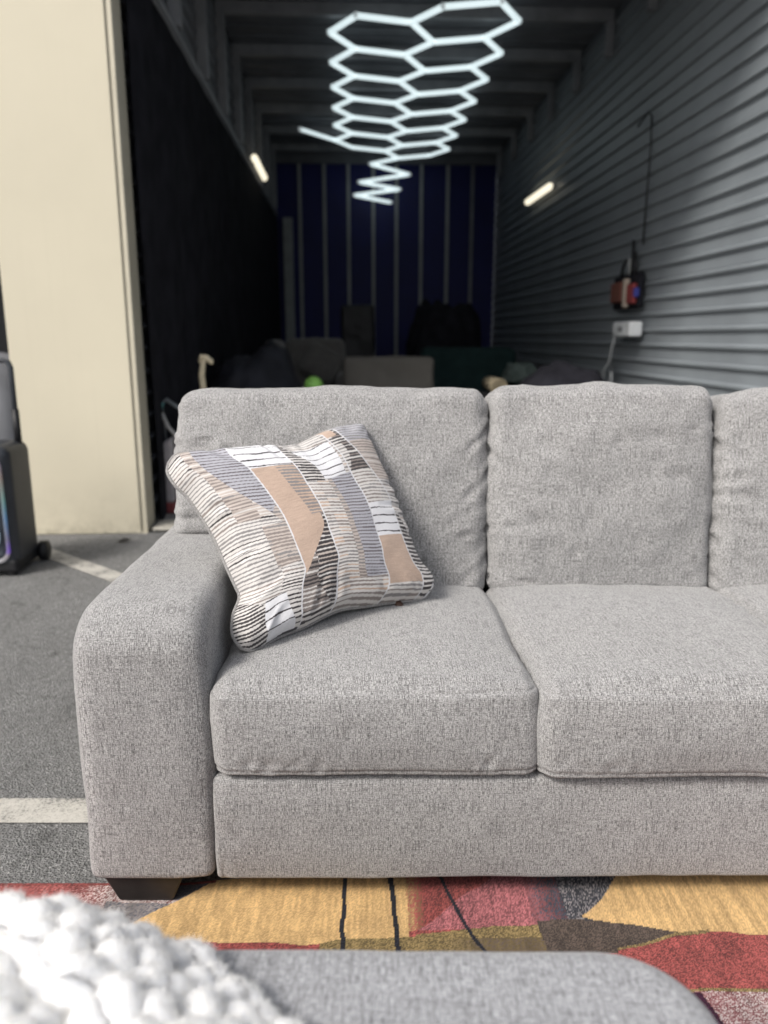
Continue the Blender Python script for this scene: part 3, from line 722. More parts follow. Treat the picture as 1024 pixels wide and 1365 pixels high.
Fr = np.stack([K[:-1, :-1], K[1:, :-1], K[1:, 1:], K[:-1, 1:]], -1).reshape(-1, 4)
m_, nt, b, ac = printed('rug_pile')
b.inputs['Roughness'].default_value = .95; b.inputs['Specular IOR Level'].default_value = .1; b.inputs['Sheen Weight'].default_value = .2
nt.links.new(ac, b.inputs['Base Color']); bump(nt, b, noise(nt, coord(nt), 700, 1, .6), .35, .003)
rug = thing('area_rug', 'patterned rug in red, gold and navy on the asphalt under the sofa front', 'rug', (0, 0, 0))
Ys = Y + .11 * (X + .42) * sstep(1.25, RY1, Y) * (X > -.42)
mesh('pile', np.stack([X, Ys, Zr], -1).reshape(-1, 3), Fr, m_, rug, True, None, rugcol(X, Y).reshape(-1, 3))
MB().box(RX0 + .004, RX1 - .004, RY0 + .004, RY1 - .008, .0045, .0075).build('backing', M_BLKCLOTH, rug)

# ------------------------------------------------------------------ sofa (local: x right, y back from the arm front, z up)
SY = 1.325
sofa = thing('grey_sofa', 'light grey woven three seat sofa standing on the asphalt and rug', 'sofa', (0, SY, 0), math.radians(.6))
ARM_H, B0 = .628, .078
def sd_rbox2(px, pz, hx, hz, r_fr_top, r_else):
    r = np.where((px < 0) & (pz > 0), r_fr_top, r_else)
    qx = np.abs(px) - hx + r; qz = np.abs(pz) - hz + r
    return np.minimum(np.maximum(qx, qz), 0) + np.hypot(np.maximum(qx, 0), np.maximum(qz, 0)) - r
def make_arm(xc, hx):
    hy, hz = .47, (ARM_H - B0) / 2
    P, Fq, UV = box_grid(hx, hy, hz, .07, .009, 10)
    def sdf(p):
        d2 = sd_rbox2(p[:, 1], p[:, 2], hy, hz, .085, .014)
        r = np.where(p[:, 2] > 0, .040, .028) if False else .016 + .022 * sstep(-hz * .95, -hz * .3, p[:, 2])
        dx = np.abs(p[:, 0]) - hx
        a = np.maximum(dx + r, 0); c = np.maximum(d2 + r, 0)
        return np.minimum(np.maximum(dx, d2) + r, 0) + np.hypot(a, c) - r
    Q = P * .999
    for _ in range(7):
        d = sdf(Q); e = 1e-4
        g = np.stack([(sdf(Q + np.eye(3)[i] * e) - sdf(Q - np.eye(3)[i] * e)) / (2 * e) for i in range(3)], -1)
        g /= np.linalg.norm(g, axis=1)[:, None] + 1e-9
        Q = Q - d[:, None] * g
    n = g
    p = Q / np.array([hx, hy, hz])
    disp = .006 * (1 - np.abs(p[:, 0]) ** 3) * np.maximum(n[:, 2], 0) + .007 * (1 - np.abs(p[:, 0]) ** 3) * np.maximum(-n[:, 1], 0)
    disp += .0022 * noise3(Q, 7, 31) + .0011 * noise3(Q, 22, 32)
    for k in range(7):    # faint pull lines
        a = rng.uniform(-1, 1, 3) * [hx, .1, hz * .8]; a[1] = -hy
        disp += crease(Q, a, a + [rng.uniform(-.02, .02), 0, rng.uniform(-.12, .12)], .010, .0016)
    Q = Q + n * disp[:, None]
    # the outer side bellies out a little above the foot and draws in at the hem
    Q[:, 0] += np.where(Q[:, 0] < 0, -1, 1) * .010 * np.sin(np.clip((Q[:, 2] + hz) / (2 * hz), 0, 1) * math.pi) * (np.abs(p[:, 0]) > .8)
    o = mesh('arm', Q + [xc, hy, B0 + hz], Fq, M_SOFA, sofa, True, UV)
    return o
AXI = -.335
make_arm((AXI - .578) / 2, (.578 + AXI) / 2)
SEAT_X = [-.335, .296, .90, 1.508]
XR = SEAT_X[-1]
make_arm(XR + .133, .133)
# front rail
P, Fq, UV = box_grid((XR - AXI) / 2 - .003, .04, .114, .013, .011, 8)
Q, n = round_box(P, ((XR - AXI) / 2 - .003, .04, .114), .013)
Q[:, 1] -= .008 * (1 - np.abs(P[:, 2] / .107) ** 2.5) * (P[:, 1] < 0)
Q += n * (.0022 * noise3(Q, 5, 41) + .0012 * noise3(Q, 18, 42))[:, None]
Q += n * crease(Q, (-(XR - AXI) / 2 + .02, -.04, -.113), (-(XR - AXI) / 2 + .012, -.04, .113), .008, .003, False)[:, None]
mesh('front_rail', Q + [(XR + AXI) / 2, .045, B0 + .101], Fq, M_SOFA, sofa, True, UV)
MB().box(AXI + .003, XR - .003, .095, .90, .10, .275).build('seat_deck', M_BLKCLOTH, sofa)
softbox('back_frame', M_SOFA, sofa, ((XR + AXI) / 2, .885, .45), ((XR - AXI) / 2 + .255, .055, .38), .03, .03, n1=.002, seed=44)

def seat(x0, x1, seed, dy=0.):
    hx, hy, hz = (x1 - x0) / 2 - .001, .318, .097
    P, Fq, UV = box_grid(hx, hy, hz, .030, .0065, 10)
    Q, n = round_box(P, (hx, hy, hz), .030)
    p = P / np.array([hx, hy, hz])
    up = (p[:, 2] + 1) / 2
    Q[:, 2] += .030 * (1 - np.abs(p[:, 0]) ** 2.6) * (1 - np.abs(p[:, 1] + .05) ** 3.0).clip(0) * up
    fr_ = ((1 - p[:, 1]) / 2) ** 3
    Q[:, 1] -= .016 * (1 - np.abs(p[:, 0]) ** 4) * (1 - np.abs(p[:, 2]) ** 2.2) * fr_
    Q[:, 0] += .007 * np.sign(p[:, 0]) * (1 - np.abs(p[:, 2]) ** 2) * np.abs(p[:, 0]) ** 6
    d = .005 * noise3(Q + seed, 4.5, seed) + .0024 * noise3(Q + seed, 14, seed + 1) + .0007 * noise3(Q, 45, seed + 2)
    # seam round the front top edge, welt along the front bottom edge
    zt = hz - .012; yb = -hy
    fz = Q[:, 2] - .030 * (1 - np.abs(p[:, 0]) ** 2.6) * (1 - np.abs(p[:, 1] + .05) ** 3.0).clip(0) * up
    seam = np.exp(-((fz - (hz - .016 + .003 * np.sin(p[:, 0] * 5 + seed))) / .0028) ** 2) * (p[:, 1] < -.8)
    d -= .0034 * seam * (.6 + .4 * np.sin(p[:, 0] * 3 + seed * 2) ** 2)
    w_ = np.exp(-((P[:, 2] - (-hz + .012)) / .005) ** 2) * (P[:, 1] < -hy + .03)
    d += .0022 * w_
    w2 = np.exp(-((P[:, 2] - (-hz + .021)) / .003) ** 2) * (P[:, 1] < -hy + .03)
    d -= .0026 * w2
    for k in range(16):     # wrinkles low on the front face and near the corners
        sx = rng.choice([-1, 1]) * rng.uniform(.35, .97) * hx
        a = np.array([sx, -hy - .008, -hz + .034]); b_ = a + [rng.uniform(-.06, .06), 0, rng.uniform(.015, .05)]
        d += crease(Q, a, b_, rng.uniform(.006, .011), rng.uniform(.001, .003))
    for k in range(10):
        s_ = rng.choice([-1, 1]); a = np.array([s_ * hx, rng.uniform(-.9, .6) * hy, hz + .005]); b_ = a + [-s_ * rng.uniform(.05, .16), rng.uniform(-.05, .05), .018]
        d += crease(Q, a, b_, rng.uniform(.010, .018), rng.uniform(.002, .0045))
    Q = Q + n * d[:, None]
    c = np.array([(x0 + x1) / 2, hy - .004 + dy, .294 + hz])
    Q = Q + c
    Q[:, 0] -= .045 * (Q[:, 1] - .0)          # seats splay slightly towards the front
    return mesh('seat_cushion', Q, Fq, M_SOFA, sofa, True, UV)
def seat_x(k): return SEAT_X[k]
seat(SEAT_X[0] + .012, SEAT_X[1], 3); seat(SEAT_X[1] + .002, SEAT_X[2], 17, -.010); seat(SEAT_X[2] + .002, SEAT_X[3] + .02, 29)

def back_cushion(x0, x1, z0, z1, seed, puck_l, puck_r, wrap=None, thick=.115):
    hx, hy, hz = (x1 - x0) / 2 - .0025, thick, (z1 - z0) / 2
    r = .040
    P, Fq, UV = box_grid(hx, hy, hz, r, .0075, 12)
    Q, n = round_box(P, (hx, hy, hz), r)
    p = P / np.array([hx, hy, hz])
    # plump face
    fc_ = (1 - p[:, 1]) / 2
    Q[:, 1] -= .038 * (1 - np.abs(p[:, 0]) ** 2.6) * (1 - np.abs(p[:, 2]) ** 2.4) * fc_
    Q[:, 2] += .010 * (1 - np.abs(p[:, 0]) ** 4) * (p[:, 2] > 0) * p[:, 2]
    # top corners drop, boxed ends gathered
    Q[:, 2] -= .016 * np.abs(p[:, 0]) ** 12 * sstep(.2, .8, p[:, 2])
    side = np.abs(p[:, 0]) ** 5
    Q[:, 0] += np.sign(p[:, 0]) * side * (.004 * noise3(Q * [0, 0, 1] + [0, 0, seed], 11, seed) + .0014 * noise3(Q * [0, 1, 1] + seed, 40, seed + 4)) + np.sign(p[:, 0]) * .003 * side * (1 - p[:, 2] ** 2)
    d = .0075 * noise3(Q + seed, 5, seed + 1) + .0040 * noise3(Q + seed, 15, seed + 2) + .0007 * noise3(Q, 48, seed + 3)
    # the top edge ripples where the boxing is sewn
    d += .004 * noise3(Q * [1, .3, .3] + seed, 14, seed + 6) * sstep(.55, .95, p[:, 2])
    for s_, cnt in ((-1, puck_l), (1, puck_r)):
        for k in range(cnt):
            zc = -hz * .85 + (k + rng.uniform(.1, .9)) * hz * 1.6 / max(cnt, 1)
            a = np.array([s_ * (hx - .005), -hy + .03, zc]); ln = rng.uniform(.04, .14)
            m2 = np.array([s_ * (hx - ln), -hy - .026, zc + rng.uniform(-.09, .02)])
            d += crease(Q, a, m2, rng.uniform(.006, .013), rng.uniform(.007, .016))
    for k in range(8):   # slack lines on the face
        a = np.array([rng.uniform(-.7, .7) * hx, -hy - .03, rng.uniform(-.6, .7) * hz]); b_ = a + [rng.uniform(-.12, .12), 0, rng.uniform(-.05, .05)]
        d += crease(Q, a, b_, rng.uniform(.012, .024), rng.uniform(.003, .0065))
    for k in range(9):   # tucks along the top boxing
        a = np.array([rng.uniform(-.95, .95) * hx, -.02, hz + .008]); b_ = a + [rng.uniform(-.02, .02), -.09, -.05]
        d += crease(Q, a, b_, rng.uniform(.006, .011), rng.uniform(.003, .0065))
    for k in range(5):   # bottom tucks
        a = np.array([rng.uniform(-.9, .9) * hx, -hy + .01, -hz + .01]); b_ = a + [rng.uniform(-.04, .04), -.02, rng.uniform(.03, .08)]
        d += crease(Q, a, b_, rng.uniform(.008, .014), rng.uniform(.002, .005))
    Q = Q + n * d[:, None]
    th = math.radians(-9)
    y, z = Q[:, 1].copy(), Q[:, 2].copy()
    Q[:, 1] = y * math.cos(th) - z * math.sin(th); Q[:, 2] = y * math.sin(th) + z * math.cos(th)
    Q = Q + [(x0 + x1) / 2, 0, 0]
    if wrap is not None:   # the end cushion laps over the arm: its lower edge steps up there
        k = 1 - sstep(wrap - .02, wrap + .05, Q[:, 0])
        lo = (1 - (Q[:, 2] + hz) / (2 * hz)).clip(0, 1)
        Q[:, 2] += k * lo ** 1.2 * .172
    Q = Q + [0, .718, (z0 + z1) / 2]
    return mesh('back_cushion', Q, Fq, M_SOFA, sofa, True, UV)
bc = back_cushion(-.535, .274, .438, .978, 5, 3, 5, wrap=-.335); bc['label'] = 'left back cushion lapping over the arm'
back_cushion(.272, .862, .438, .984, 13, 4, 2)
back_cushion(.862, 1.78, .438, .974, 23, 7, 3, wrap=None)
# feet
def foot(x, y):
    a, b_, h = .092, .05, B0 + .006
    m_ = MB(); V = []
    for z, sx_, sy_ in ((.0145, .054, .062), (h, .083, .069)):
        V += [(-sx_, -sy_, z), (sx_, -sy_, z), (sx_, sy_, z), (-sx_, sy_, z)]
    m_.add(V, [(3, 2, 1, 0), (4, 5, 6, 7), (0, 1, 5, 4), (1, 2, 6, 5), (2, 3, 7, 6), (3, 0, 4, 7)])
    o = m_.build('foot', M_DARKFOOT, sofa); o.location = (x, y, 0)
    bv = o.modifiers.new('bevel', 'BEVEL'); bv.width = .004; bv.segments = 2
for (x, y) in ((-.478, .078), (XR + .13, .078), (-.445, .85), (XR + .13, .85)): foot(x, y)

# ------------------------------------------------------------------ printed throw pillow
pc = np.array([-.174, 1.698, .704]); e1 = np.array([.797, .603, .034]); e1 /= np.linalg.norm(e1)
e2 = np.array([-.36, .428, .829]); e2 -= e1 * (e1 @ e2); e2 /= np.linalg.norm(e2); e3 = np.cross(e1, e2)
top = [(-.268, .197), (-.25, .212), (-.228, .215), (-.166, .208), (-.07, .201), (.015, .191), (.061, .202), (.13, .222), (.188, .231), (.23, .23), (.243, .222)]
right = [(.252, -.228), (.266, -.205), (.264, -.183), (.244, -.15), (.237, -.104), (.240, -.014), (.240, .079), (.244, .165), (.249, .205), (.243, .222)]
bot = [(-.246, -.226), (-.228, -.236), (-.196, -.234), (-.157, -.226), (-.097, -.222), (-.045, -.213), (.005, -.208), (.067, -.216), (.118, -.222), (.177, -.231), (.225, -.238), (.252, -.228)]
left = [(-.246, -.226), (-.253, -.205), (-.252, -.185), (-.238, -.155), (-.214, -.125), (-.214, -.1), (-.219, -.057), (-.225, .008), (-.236, .06), (-.252, .113), (-.270, .145), (-.277, .176), (-.268, .197)]
def resample(L, n):
    L = np.array(L)
    # Catmull-Rom through the outline points, then even spacing
    E_ = np.vstack([2 * L[0] - L[1], L, 2 * L[-1] - L[-2]]); out = []
    for i in range(1, len(E_) - 2):
        for t in np.linspace(0, 1, 30, endpoint=False):
            a, b_, c, d = E_[i - 1], E_[i], E_[i + 1], E_[i + 2]
            out.append(.5 * (2 * b_ + (c - a) * t + (2 * a - 5 * b_ + 4 * c - d) * t * t + (3 * b_ - a - 3 * c + d) * t ** 3))
    out.append(L[-1]); out = np.array(out)
    s = np.concatenate([[0], np.cumsum(np.linalg.norm(np.diff(out, axis=0), axis=1))]); s /= s[-1]
    t = np.linspace(0, 1, n); return np.stack([np.interp(t, s, out[:, i]) for i in (0, 1)], -1)
NP = 440
ts_ = np.linspace(0, 1, NP)
Tp, Bt, Lf, Rt = resample(top, NP), resample(bot, NP), resample(left, NP), resample(right, NP)
S, T = np.meshgrid(ts_, ts_, indexing='ij')
S3, T3 = S[..., None], T[..., None]
co = (1 - T3) * Bt[:, None] + T3 * Tp[:, None] + (1 - S3) * Lf[None] + S3 * Rt[None] \
    - ((1 - S3) * (1 - T3) * Bt[0] + S3 * (1 - T3) * Bt[-1] + (1 - S3) * T3 * Tp[0] + S3 * T3 * Tp[-1])
u, v = 2 * S - 1, 2 * T - 1
dome = ((1 - u ** 2).clip(0) ** .5 * (1 - v ** 2).clip(0) ** .5)
eh = np.minimum.reduce([S, 1 - S, T, 1 - T])
th_ = .085 * dome ** .95 + .022 * sstep(0, .05, eh) ** .6
PP = np.stack([S * .5, T * .45, S * 0], -1)
wr = .004 * noise3(PP, 8, 51) * dome + .0016 * noise3(PP, 24, 52)
# gathers running in from the seams and the dog ears
fl = PP.reshape(-1, 3); gat = np.zeros(len(fl))
for k in range(26):
    e_ = k % 4; q = rng.uniform(.06, .94)
    a = {0: (q * .5, .004), 1: (q * .5, .446), 2: (.004, q * .45), 3: (.496, q * .45)}[e_]
    ctr = np.array([.25, .225]) - a; ctr /= np.linalg.norm(ctr)
    b_ = np.array(a) + ctr * rng.uniform(.04, .10)
    gat += crease(fl, (*a, 0), (*b_, 0), rng.uniform(.005, .010), rng.uniform(.003, .008))
gat = gat.reshape(S.shape) * sstep(0, .03, eh)
front = pc + co[..., :1] * e1 + co[..., 1:] * e2 + (th_ + wr + gat)[..., None] * e3
back = pc + co[..., :1] * e1 + co[..., 1:] * e2 - (th_ * .62)[..., None] * e3

def pillowcol(s, t):
    P = np.stack([s, t, s * 0], -1)
    srgb = lambda r, g, b_: np.array([((c / 255) / 12.92 if c / 255 < .04045 else ((c / 255 + .055) / 1.055) ** 2.4) for c in (r, g, b_)])
    CREAM, WHITE, TAN, GREY, BG, DK, BRN, PINKB = srgb(215, 211, 208), srgb(228, 228, 232), srgb(192, 169, 153), srgb(138, 135, 135), srgb(176, 176, 184), srgb(66, 62, 64), srgb(142, 133, 129), srgb(193, 182, 175)
    sw = s + .006 * noise3(P, 6, 61)
    L0 = .09 + .20 * sstep(.85, .35, t); L1 = .235 + .025 * sstep(1, .5, t); L2 = .432 + .014 * np.sin(t * 3); L3 = .690 + .026 * np.sin(t * 3.0); L4 = .775 + .11 * sstep(1, .5, t)
    L0 = np.minimum(L0, L1)
    col_id = (sw > L0).astype(int) + (sw > L1) + (sw > L2) + (sw > L3) + (sw > L4)
    C_ = np.zeros(s.shape + (3,))
    # stripe fields
    def stripes(freq, duty, seed, tilt=0., wob=.10):
        ph = (t + tilt * (s - .5)) * freq + wob * noise3(P, 18, seed) + .35 * noise3(P * [1, .4, 1], 4, seed + 1)
        fr_ = ph - np.floor(ph); row = np.floor(ph)
        dv = duty * (1 + .45 * _hash(row, np.floor(s * 9 + seed + .5 * _hash(row, row * 0, row * 0, seed)), row * 0, seed))
        return np.abs(fr_ - .5) < dv / 2, row
    def lay(mask, bg, ink, freq, duty, seed, tilt=.0, inks=None):
        m1, row = stripes(freq, duty, seed, tilt)
        c = np.zeros(s.shape + (3,)); c[:] = bg
        inkc = np.zeros(s.shape + (3,)); inkc[:] = ink
        if inks is not None:
            h = _hash(row, np.floor(s * 6 + seed), row * 0, seed + 9)
            for i, cc in enumerate(inks): inkc[h > .2 + .4 * i] = cc
        c[m1] = inkc[m1]
        C_[mask] = c[mask]
    def solid(mask, c):
        k = 1 + .06 * noise3(P * [1, 6, 1], 30, 77) + .05 * _hash(np.floor(s * 430), np.floor(t * 430), s * 0, 3)
        C_[mask] = (c * k[..., None])[mask]
    c0, c1, c2, c3, c4, c5 = [col_id == i for i in range(6)]
    lay(c0, CREAM, GREY, 60, .44, 1, .10, (BRN, DK, PINKB * .9))
    lay(c0 & (t > .55) & (sw > .045 + .06 * (1 - t)), PINKB, BRN, 60, .45, 2, .1, (GREY, CREAM))
    lay(c0 & (t < .42) & (sw < .16), CREAM, GREY, 56, .36, 3, .08, (BRN, DK))
    lay(c0 & (t < .50) & (t > .3) & (sw > .15), PINKB, BRN, 60, .5, 43, .1, (GREY,))
    lay(c0 & (t < .14 + .6 * (.12 - s).clip(0)) & (sw < .10), DK, CREAM, 60, .50, 4, -.2)
    lay(c0 & (t < .17) & (sw >= .10) & (sw < .225 - .3 * (t - .05)), WHITE, DK, 24, .16, 5, .05)
    lay(c0 & (t < .16) & (sw >= .225 - .3 * (t - .05)), CREAM, DK, 50, .4, 6, .05)
    lay(c1, BG, DK * 2.4, 56, .30, 7, .12)
    lay(c1 & (t < .60 - 1.2 * (L1 - sw)), PINKB, BRN, 58, .46, 8, .1, (GREY,))
    # column of white, tan and the dark wedge
    lay(c2, CREAM, GREY, 52, .42, 46, .1, (BRN, DK)); solid(c2 & (t > .235) & (t < .80) & (sw < L1 + (.430 - L1) * sstep(.20, .46, t)), TAN)
    lay(c2 & (sw >= .375 - .12 * (t - .6)) & (t > .5) & (t < .80), TAN, GREY, 54, .5, 9, .1, (BRN,))
    lay(c2 & (t > .80), WHITE, DK, 22, .14, 10, .12)
    lay(c2 & (t > .975), CREAM, GREY, 50, .4, 11, .1)
    wedge = c2 & (t < .50) & (sw >= L1 + (.430 - L1) * sstep(.20, .46, t))
    lay(wedge, BRN * .9, CREAM, 50, .42, 12, .12, (DK, DK))
    lay(wedge & (sw > L2 - .11 * np.sin(np.clip((.5 - t) / .5, 0, 1) * math.pi)), DK, CREAM, 48, .36, 13, .12, (PINKB,))
    lay(c2 & (t < .05), CREAM, DK, 50, .4, 14, .05)
    # fourth column
    lay(c3, CREAM, BRN, 54, .44, 15, .06, (GREY, TAN))
    lay(c3 & (t > .93), CREAM, GREY, 52, .38, 16, .06)
    dkl = c3 & (t > .68) & (t < .97) & (sw < L2 + .10 * np.sin(np.clip((.97 - t) / .29, 0, 1) * math.pi * .55)); lay(dkl, DK, CREAM, 50, .42, 17, .06)
    lay(c3 & (t > .69) & (t < .9) & ~dkl & (sw < L3 - .05 - (.9 - t) * .1 + .04), WHITE, DK, 26, .15, 18, .06)
    lay(c3 & (t < .69) & (sw > L2 + (L3 - L2) * (.52 - .1 * (t - .3))), BG, DK * 2.6, 56, .34, 19, .12)
    lay(c3 & (t < .69) & (sw > L2 + (L3 - L2) * .42) & (sw < L2 + (L3 - L2) * (.55 - .1 * (t - .3))) , PINKB, GREY, 54, .48, 44, .1, (BRN,))
    lay(c3 & (t < .12), CREAM, BRN, 54, .42, 20, .05, (TAN,))
    # fifth column
    lay(c4, CREAM, BRN, 54, .42, 21, .04, (GREY,))
    lens_ = c4 & (t > .68) & (t < .97)
    lay(lens_, DK, CREAM, 52, .4, 22, .06, (BRN, BRN))
    lay(lens_ & (sw < L3 + .05 * np.sin((.97 - t) / .29 * math.pi)), CREAM, DK, 52, .4, 45, .06, (GREY,))
    solid(c4 & (t > .92) & (sw < L4 - .02), TAN)
    lay(c4 & (t < .50) & (t > .325), WHITE, DK, 24, .15, 23, .04)
    solid(c4 & (t <= .325) & (t > .07), TAN)
    # last column
    lay(c5, PINKB, BRN, 58, .46, 24, .06, (GREY, CREAM))
    lay(c5 & (t > .86), BG, GREY, 58, .4, 25, .06)
    lay(c5 & (t < .62), CREAM, GREY, 52, .42, 26, .04, (BRN, PINKB))
    lay(c5 & (t < .44) & (sw < L4 + .055 + .04 * np.sin(t * 9)), DK, CREAM, 46, .42, 27, .02)
    w3 = c5 & (t < .30) & (sw >= L4 + .05 + .02 * np.sin(t * 9)) & (sw < .965 - .3 * t); lay(w3, WHITE, DK, 26, .16, 28, .0)
    # pale rules between the columns
    for Lk in (L1, L2, L3, L4):
        C_[np.abs(sw - Lk) < .0032] = WHITE * .92
    k = .83 + .09 * (_hash(np.floor(s * 440), np.floor(t * 440), s * 0, 31) * .5 + .5)
    return np.clip(C_ * k[..., None], 0, 1)
cf = pillowcol(S, T).reshape(-1, 3)
m_, nt, b, ac = printed('pillow_print')
nt.links.new(ac, b.inputs['Base Color']); b.inputs['Roughness'].default_value = .88; b.inputs['Specular IOR Level'].default_value = .2; b.inputs['Sheen Weight'].default_value = .15
uvn = coord(nt, 'UV'); bump(nt, b, noise(nt, mapping(nt, uvn, (120, 480, 1)), 1, 2, .6), .45, .0025)
pil_o = thing('throw_pillow', 'square throw pillow printed with striped patches leaning in the left sofa corner', 'pillow', tuple(pc - np.array([0, 0, .2])))
off = np.array(pil_o.location)
K = np.arange(NP * NP).reshape(NP, NP); Fp = np.stack([K[:-1, :-1], K[1:, :-1], K[1:, 1:], K[:-1, 1:]], -1).reshape(-1, 4)
UVp = np.stack([S * .5, T * .45], -1).reshape(-1, 2)[Fp.reshape(-1)]
mesh('front_panel', front.reshape(-1, 3) - off, Fp, m_, pil_o, True, UVp, cf)
st_ = 6; bk = back[::st_, ::st_] if (NP - 1) % st_ == 0 else back[np.r_[0:NP:st_, NP - 1]][:, np.r_[0:NP:st_, NP - 1]]
K = np.arange(bk.shape[0] * bk.shape[1]).reshape(bk.shape[:2]); Fk = np.stack([K[:-1, :-1], K[:-1, 1:], K[1:, 1:], K[1:, :-1]], -1).reshape(-1, 4)
mesh('back_panel', bk.reshape(-1, 3) - off, Fk, M_SOFA, pil_o, True, np.stack([np.linspace(0, .5, bk.shape[0])[:, None] + np.zeros(bk.shape[1]), np.zeros(bk.shape[0])[:, None] + np.linspace(0, .45, bk.shape[1])], -1).reshape(-1, 2)[Fk.reshape(-1)])
loop = np.concatenate([Bt[:-1], Rt[:-1], Tp[::-1][:-1], Lf[::-1][:-1]])[::4]
lp = pc + loop[:, :1] * e1 + loop[:, 1:] * e2 - off
M_PIPE = plain('grey_piping', (.32, .31, .305), .9, 0, .3, 300, .1, .8, 700)
MB().tube(lp, .0042, 8, True).build('piping', M_PIPE, pil_o, True)
tg = MB(); q = pc + .155 * e1 - .232 * e2 - off
tg.tube([q + e2 * .006, q - e2 * .004, q - e2 * .016], [.008, .011, .010], 10)
tg.build('zip_pull', plain('brown_leather', (.07, .038, .028), .6), pil_o, True)

# ------------------------------------------------------------------ ottoman
OT = thing('grey_ottoman', 'cool grey rounded ottoman in the foreground, half under the white blanket', 'ottoman', (-.275, .405, .0))
hx, hy, hz = .625, .345, .163
P, Fq, UV = box_grid(hx, hy, hz, .12, .008, 16)
def o_sdf(p, R=.115, r=.045):
    q = np.abs(p[:, :2]) - np.array([hx, hy]) + R
    d2 = np.minimum(np.maximum(q[:, 0], q[:, 1]), 0) + np.hypot(np.maximum(q[:, 0], 0), np.maximum(q[:, 1], 0)) - R
    dz = np.abs(p[:, 2]) - hz
    return np.minimum(np.maximum(d2, dz) + r, 0) + np.hypot(np.maximum(d2 + r, 0), np.maximum(dz + r, 0)) - r
Q = P * .999
for _ in range(8):
    d = o_sdf(Q); e = 1e-4
    g = np.stack([(o_sdf(Q + np.eye(3)[i] * e) - o_sdf(Q - np.eye(3)[i] * e)) / (2 * e) for i in range(3)], -1)
    g /= np.linalg.norm(g, axis=1)[:, None] + 1e-9; Q = Q - d[:, None] * g
Q[:, 2] += .010 * (1 - np.abs(Q[:, 0] / hx) ** 3) * (1 - np.abs(Q[:, 1] / hy) ** 3) * (Q[:, 2] > 0)
Q += g * (.003 * noise3(Q, 5, 91) + .0012 * noise3(Q, 17, 92))[:, None]
mesh('cushion', Q + [0, 0, .295], Fq, M_OTTO, OT, True, UV)
MB().box(-hx + .04, hx - .04, -hy + .04, hy - .04, .09, .15, .01).build('base', M_BLKCLOTH, OT)
for sx in (-1, 1):
    for sy in (-1, 1): MB().box(sx * (hx - .12) - .03, sx * (hx - .12) + .03, sy * (hy - .1) - .03, sy * (hy - .1) + .03, .0135, .089, .005).build('leg', M_DARKFOOT, OT)

# ------------------------------------------------------------------ chunky knitted blanket
OTZ = .458
dirv = np.array([.78, -.626]); prp = np.array([-.626, -.78])      # along the free edge, and inward from it
org = np.array([-.262, .705])
def drape_z(x, y):
    """height of the heaped blanket: a soft rolled edge, a fold behind it, then the pile"""
    P = np.stack([x, y, x * 0], -1)
    dd = (x - org[0]) * prp[0] + (y - org[1]) * prp[1]
    h = .040 * sstep(-.04, .05, dd) + .030 * sstep(.02, .10, dd)
    h -= .017 * np.exp(-((dd - .135 + .01 * noise3(P, 8, 2)) / .022) ** 2)
    h += .012 * noise3(P, 9, 6) + .007 * np.sin((dd - .16) * 22) * sstep(.15, .2, dd)
    far = sstep(.745, .69, y)
    h = h * far
    return OTZ + .014 + h - .30 * sstep(-.84, -.98, x)
bl = thing('knit_blanket', 'chunky white knitted blanket heaped on the left end of the ottoman', 'blanket', (-.38, .55, OTZ))
Vb = []; Fb_ = []; cnt = 0
PV, PU = .0295, .038
fib_p = []; fib_n = []
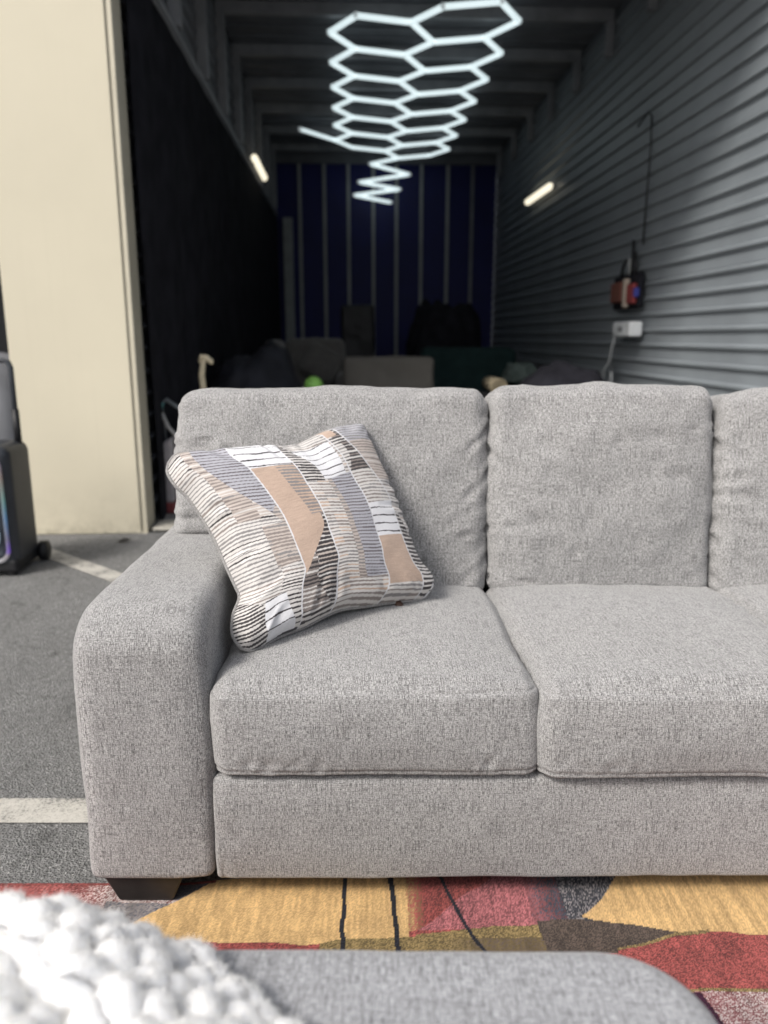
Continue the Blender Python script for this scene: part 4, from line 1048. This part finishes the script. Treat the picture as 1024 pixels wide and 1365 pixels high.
for r_ in range(-1, 26):
    npt = 40 * 12
    uu = np.linspace(-.72, .75, npt) + rng.uniform(0, PU)
    jit = .3 * noise3(np.stack([uu * 24, uu * 0 + r_ * 7, uu * 0], -1), 1, 77)
    ph = uu / PU * math.pi + jit * 3
    vv = r_ * PV + .007 * np.sin(ph + 1.3 * r_) + .007 * noise3(np.stack([uu, uu * 0 + r_, uu * 0], -1), 14, 3)
    px_ = org[0] + uu * dirv[0] + vv * prp[0]; py_ = org[1] + uu * dirv[1] + vv * prp[1]
    pz_ = drape_z(px_, py_) + .005 * noise3(np.stack([uu, vv, uu * 0], -1), 22, 5)
    if r_ == -1: pz_ = np.full_like(pz_, OTZ + .016); px_ += .012 * prp[0]; py_ += .012 * prp[1]
    lim = .722 + .006 * math.sin(r_ * 2.1)
    keep = (py_ > .12) & (px_ > -.98) & (py_ < lim)
    idx = np.where(keep)[0]
    if len(idx) < 12: continue
    Pl = np.stack([px_, py_, pz_], -1)[idx]
    n_s = 18
    T_ = np.gradient(Pl, axis=0); T_ /= np.linalg.norm(T_, axis=1)[:, None]
    up = np.array([0, 0, 1.]); Nn = np.cross(T_, up); Nn /= np.linalg.norm(Nn, axis=1)[:, None] + 1e-9; Bn = np.cross(Nn, T_)
    an = np.linspace(0, 2 * math.pi, n_s, endpoint=False)
    ring = Nn[:, None] * np.cos(an)[None, :, None] + Bn[:, None] * np.sin(an)[None, :, None]
    bead = np.floor(ph[idx] / math.pi)
    size = 1 + .16 * _hash(bead, bead * 0 + r_, bead * 0, 8)
    rad = (.0120 + .0102 * np.abs(np.sin(ph[idx])) ** .75 * size)
    m = len(idx)
    e_ = np.minimum(np.arange(m), np.arange(m)[::-1]); rad = rad * np.sqrt(np.clip(e_ / 5, 0, 1))
    rad = rad[:, None] * (1 + .09 * noise3(Pl[:, None] + ring * .014, 70, 3) + .06 * noise3(Pl[:, None] + ring * .014, 160, 9) + .05 * noise3(Pl[:, None] + ring * .014, 420, 19))
    VV = Pl[:, None] + ring * rad[..., None]
    K = np.arange(m * n_s).reshape(m, n_s); K2 = np.roll(K, -1, 1)
    ok = (np.diff(idx) == 1)
    Fq = np.stack([K[:-1], K2[:-1], K2[1:], K[1:]], -1)[ok].reshape(-1, 4)
    Vb.append(VV.reshape(-1, 3)); Fb_.append(Fq + cnt); cnt += m * n_s
    fib_p.append(VV.reshape(-1, 3)); fib_n.append(np.broadcast_to(ring, VV.shape).reshape(-1, 3))
M_WOOL, nt, b = new_mat('white_chenille')
b.inputs['Base Color'].default_value = (.97, .965, .955, 1); b.inputs['Roughness'].default_value = .95; b.inputs['Specular IOR Level'].default_value = .1
b.inputs['Sheen Weight'].default_value = .4; b.inputs['Subsurface Weight'].default_value = .85; b.inputs['Subsurface Radius'].default_value = (.02, .019, .017); b.inputs['Subsurface Scale'].default_value = 1
bump(nt, b, noise(nt, coord(nt), 380, 3, .7), .7, .004)
Vb = np.concatenate(Vb); Fb_ = np.concatenate(Fb_); blo = np.array(bl.location)
yk = mesh('knit_yarn', Vb - blo, Fb_, M_WOOL, bl, True)
M_FIB, nt, b = new_mat('white_fibre'); nt.nodes.remove(b)
df = nt.nodes.new('ShaderNodeBsdfDiffuse'); tr_ = nt.nodes.new('ShaderNodeBsdfTranslucent'); mx = nt.nodes.new('ShaderNodeMixShader')
df.inputs[0].default_value = (.95, .945, .935, 1); tr_.inputs[0].default_value = (.95, .945, .935, 1); mx.inputs[0].default_value = .5
nt.links.new(df.outputs[0], mx.inputs[1]); nt.links.new(tr_.outputs[0], mx.inputs[2]); nt.links.new(mx.outputs[0], nt.nodes['Material Output'].inputs[0])
# short plush fibres
FP = np.concatenate(fib_p); FN = np.concatenate(fib_n)
see = (FP[:, 0] > -.52) & (FP[:, 1] > .46) & (FN[:, 2] > -.35)
ii = np.where(see)[0]; ii = rng.choice(ii, 90000)
b0 = FP[ii] + rng.normal(0, .0012, (len(ii), 3)); d = FN[ii] + rng.normal(0, .45, (len(ii), 3)); d /= np.linalg.norm(d, axis=1)[:, None]
sd = np.cross(d, rng.normal(0, 1, d.shape)); sd /= np.linalg.norm(sd, axis=1)[:, None]
ln = rng.uniform(.003, .0085, (len(ii), 1)); w = .0003
b0 = b0 - d * .001
VF = np.stack([b0 - sd * w, b0 + sd * w, b0 + d * ln], 1).reshape(-1, 3)
fz = mesh('plush_fibre', VF - blo, np.arange(len(VF)).reshape(-1, 3), M_FIB, bl, True); fz['kind'] = 'stuff'
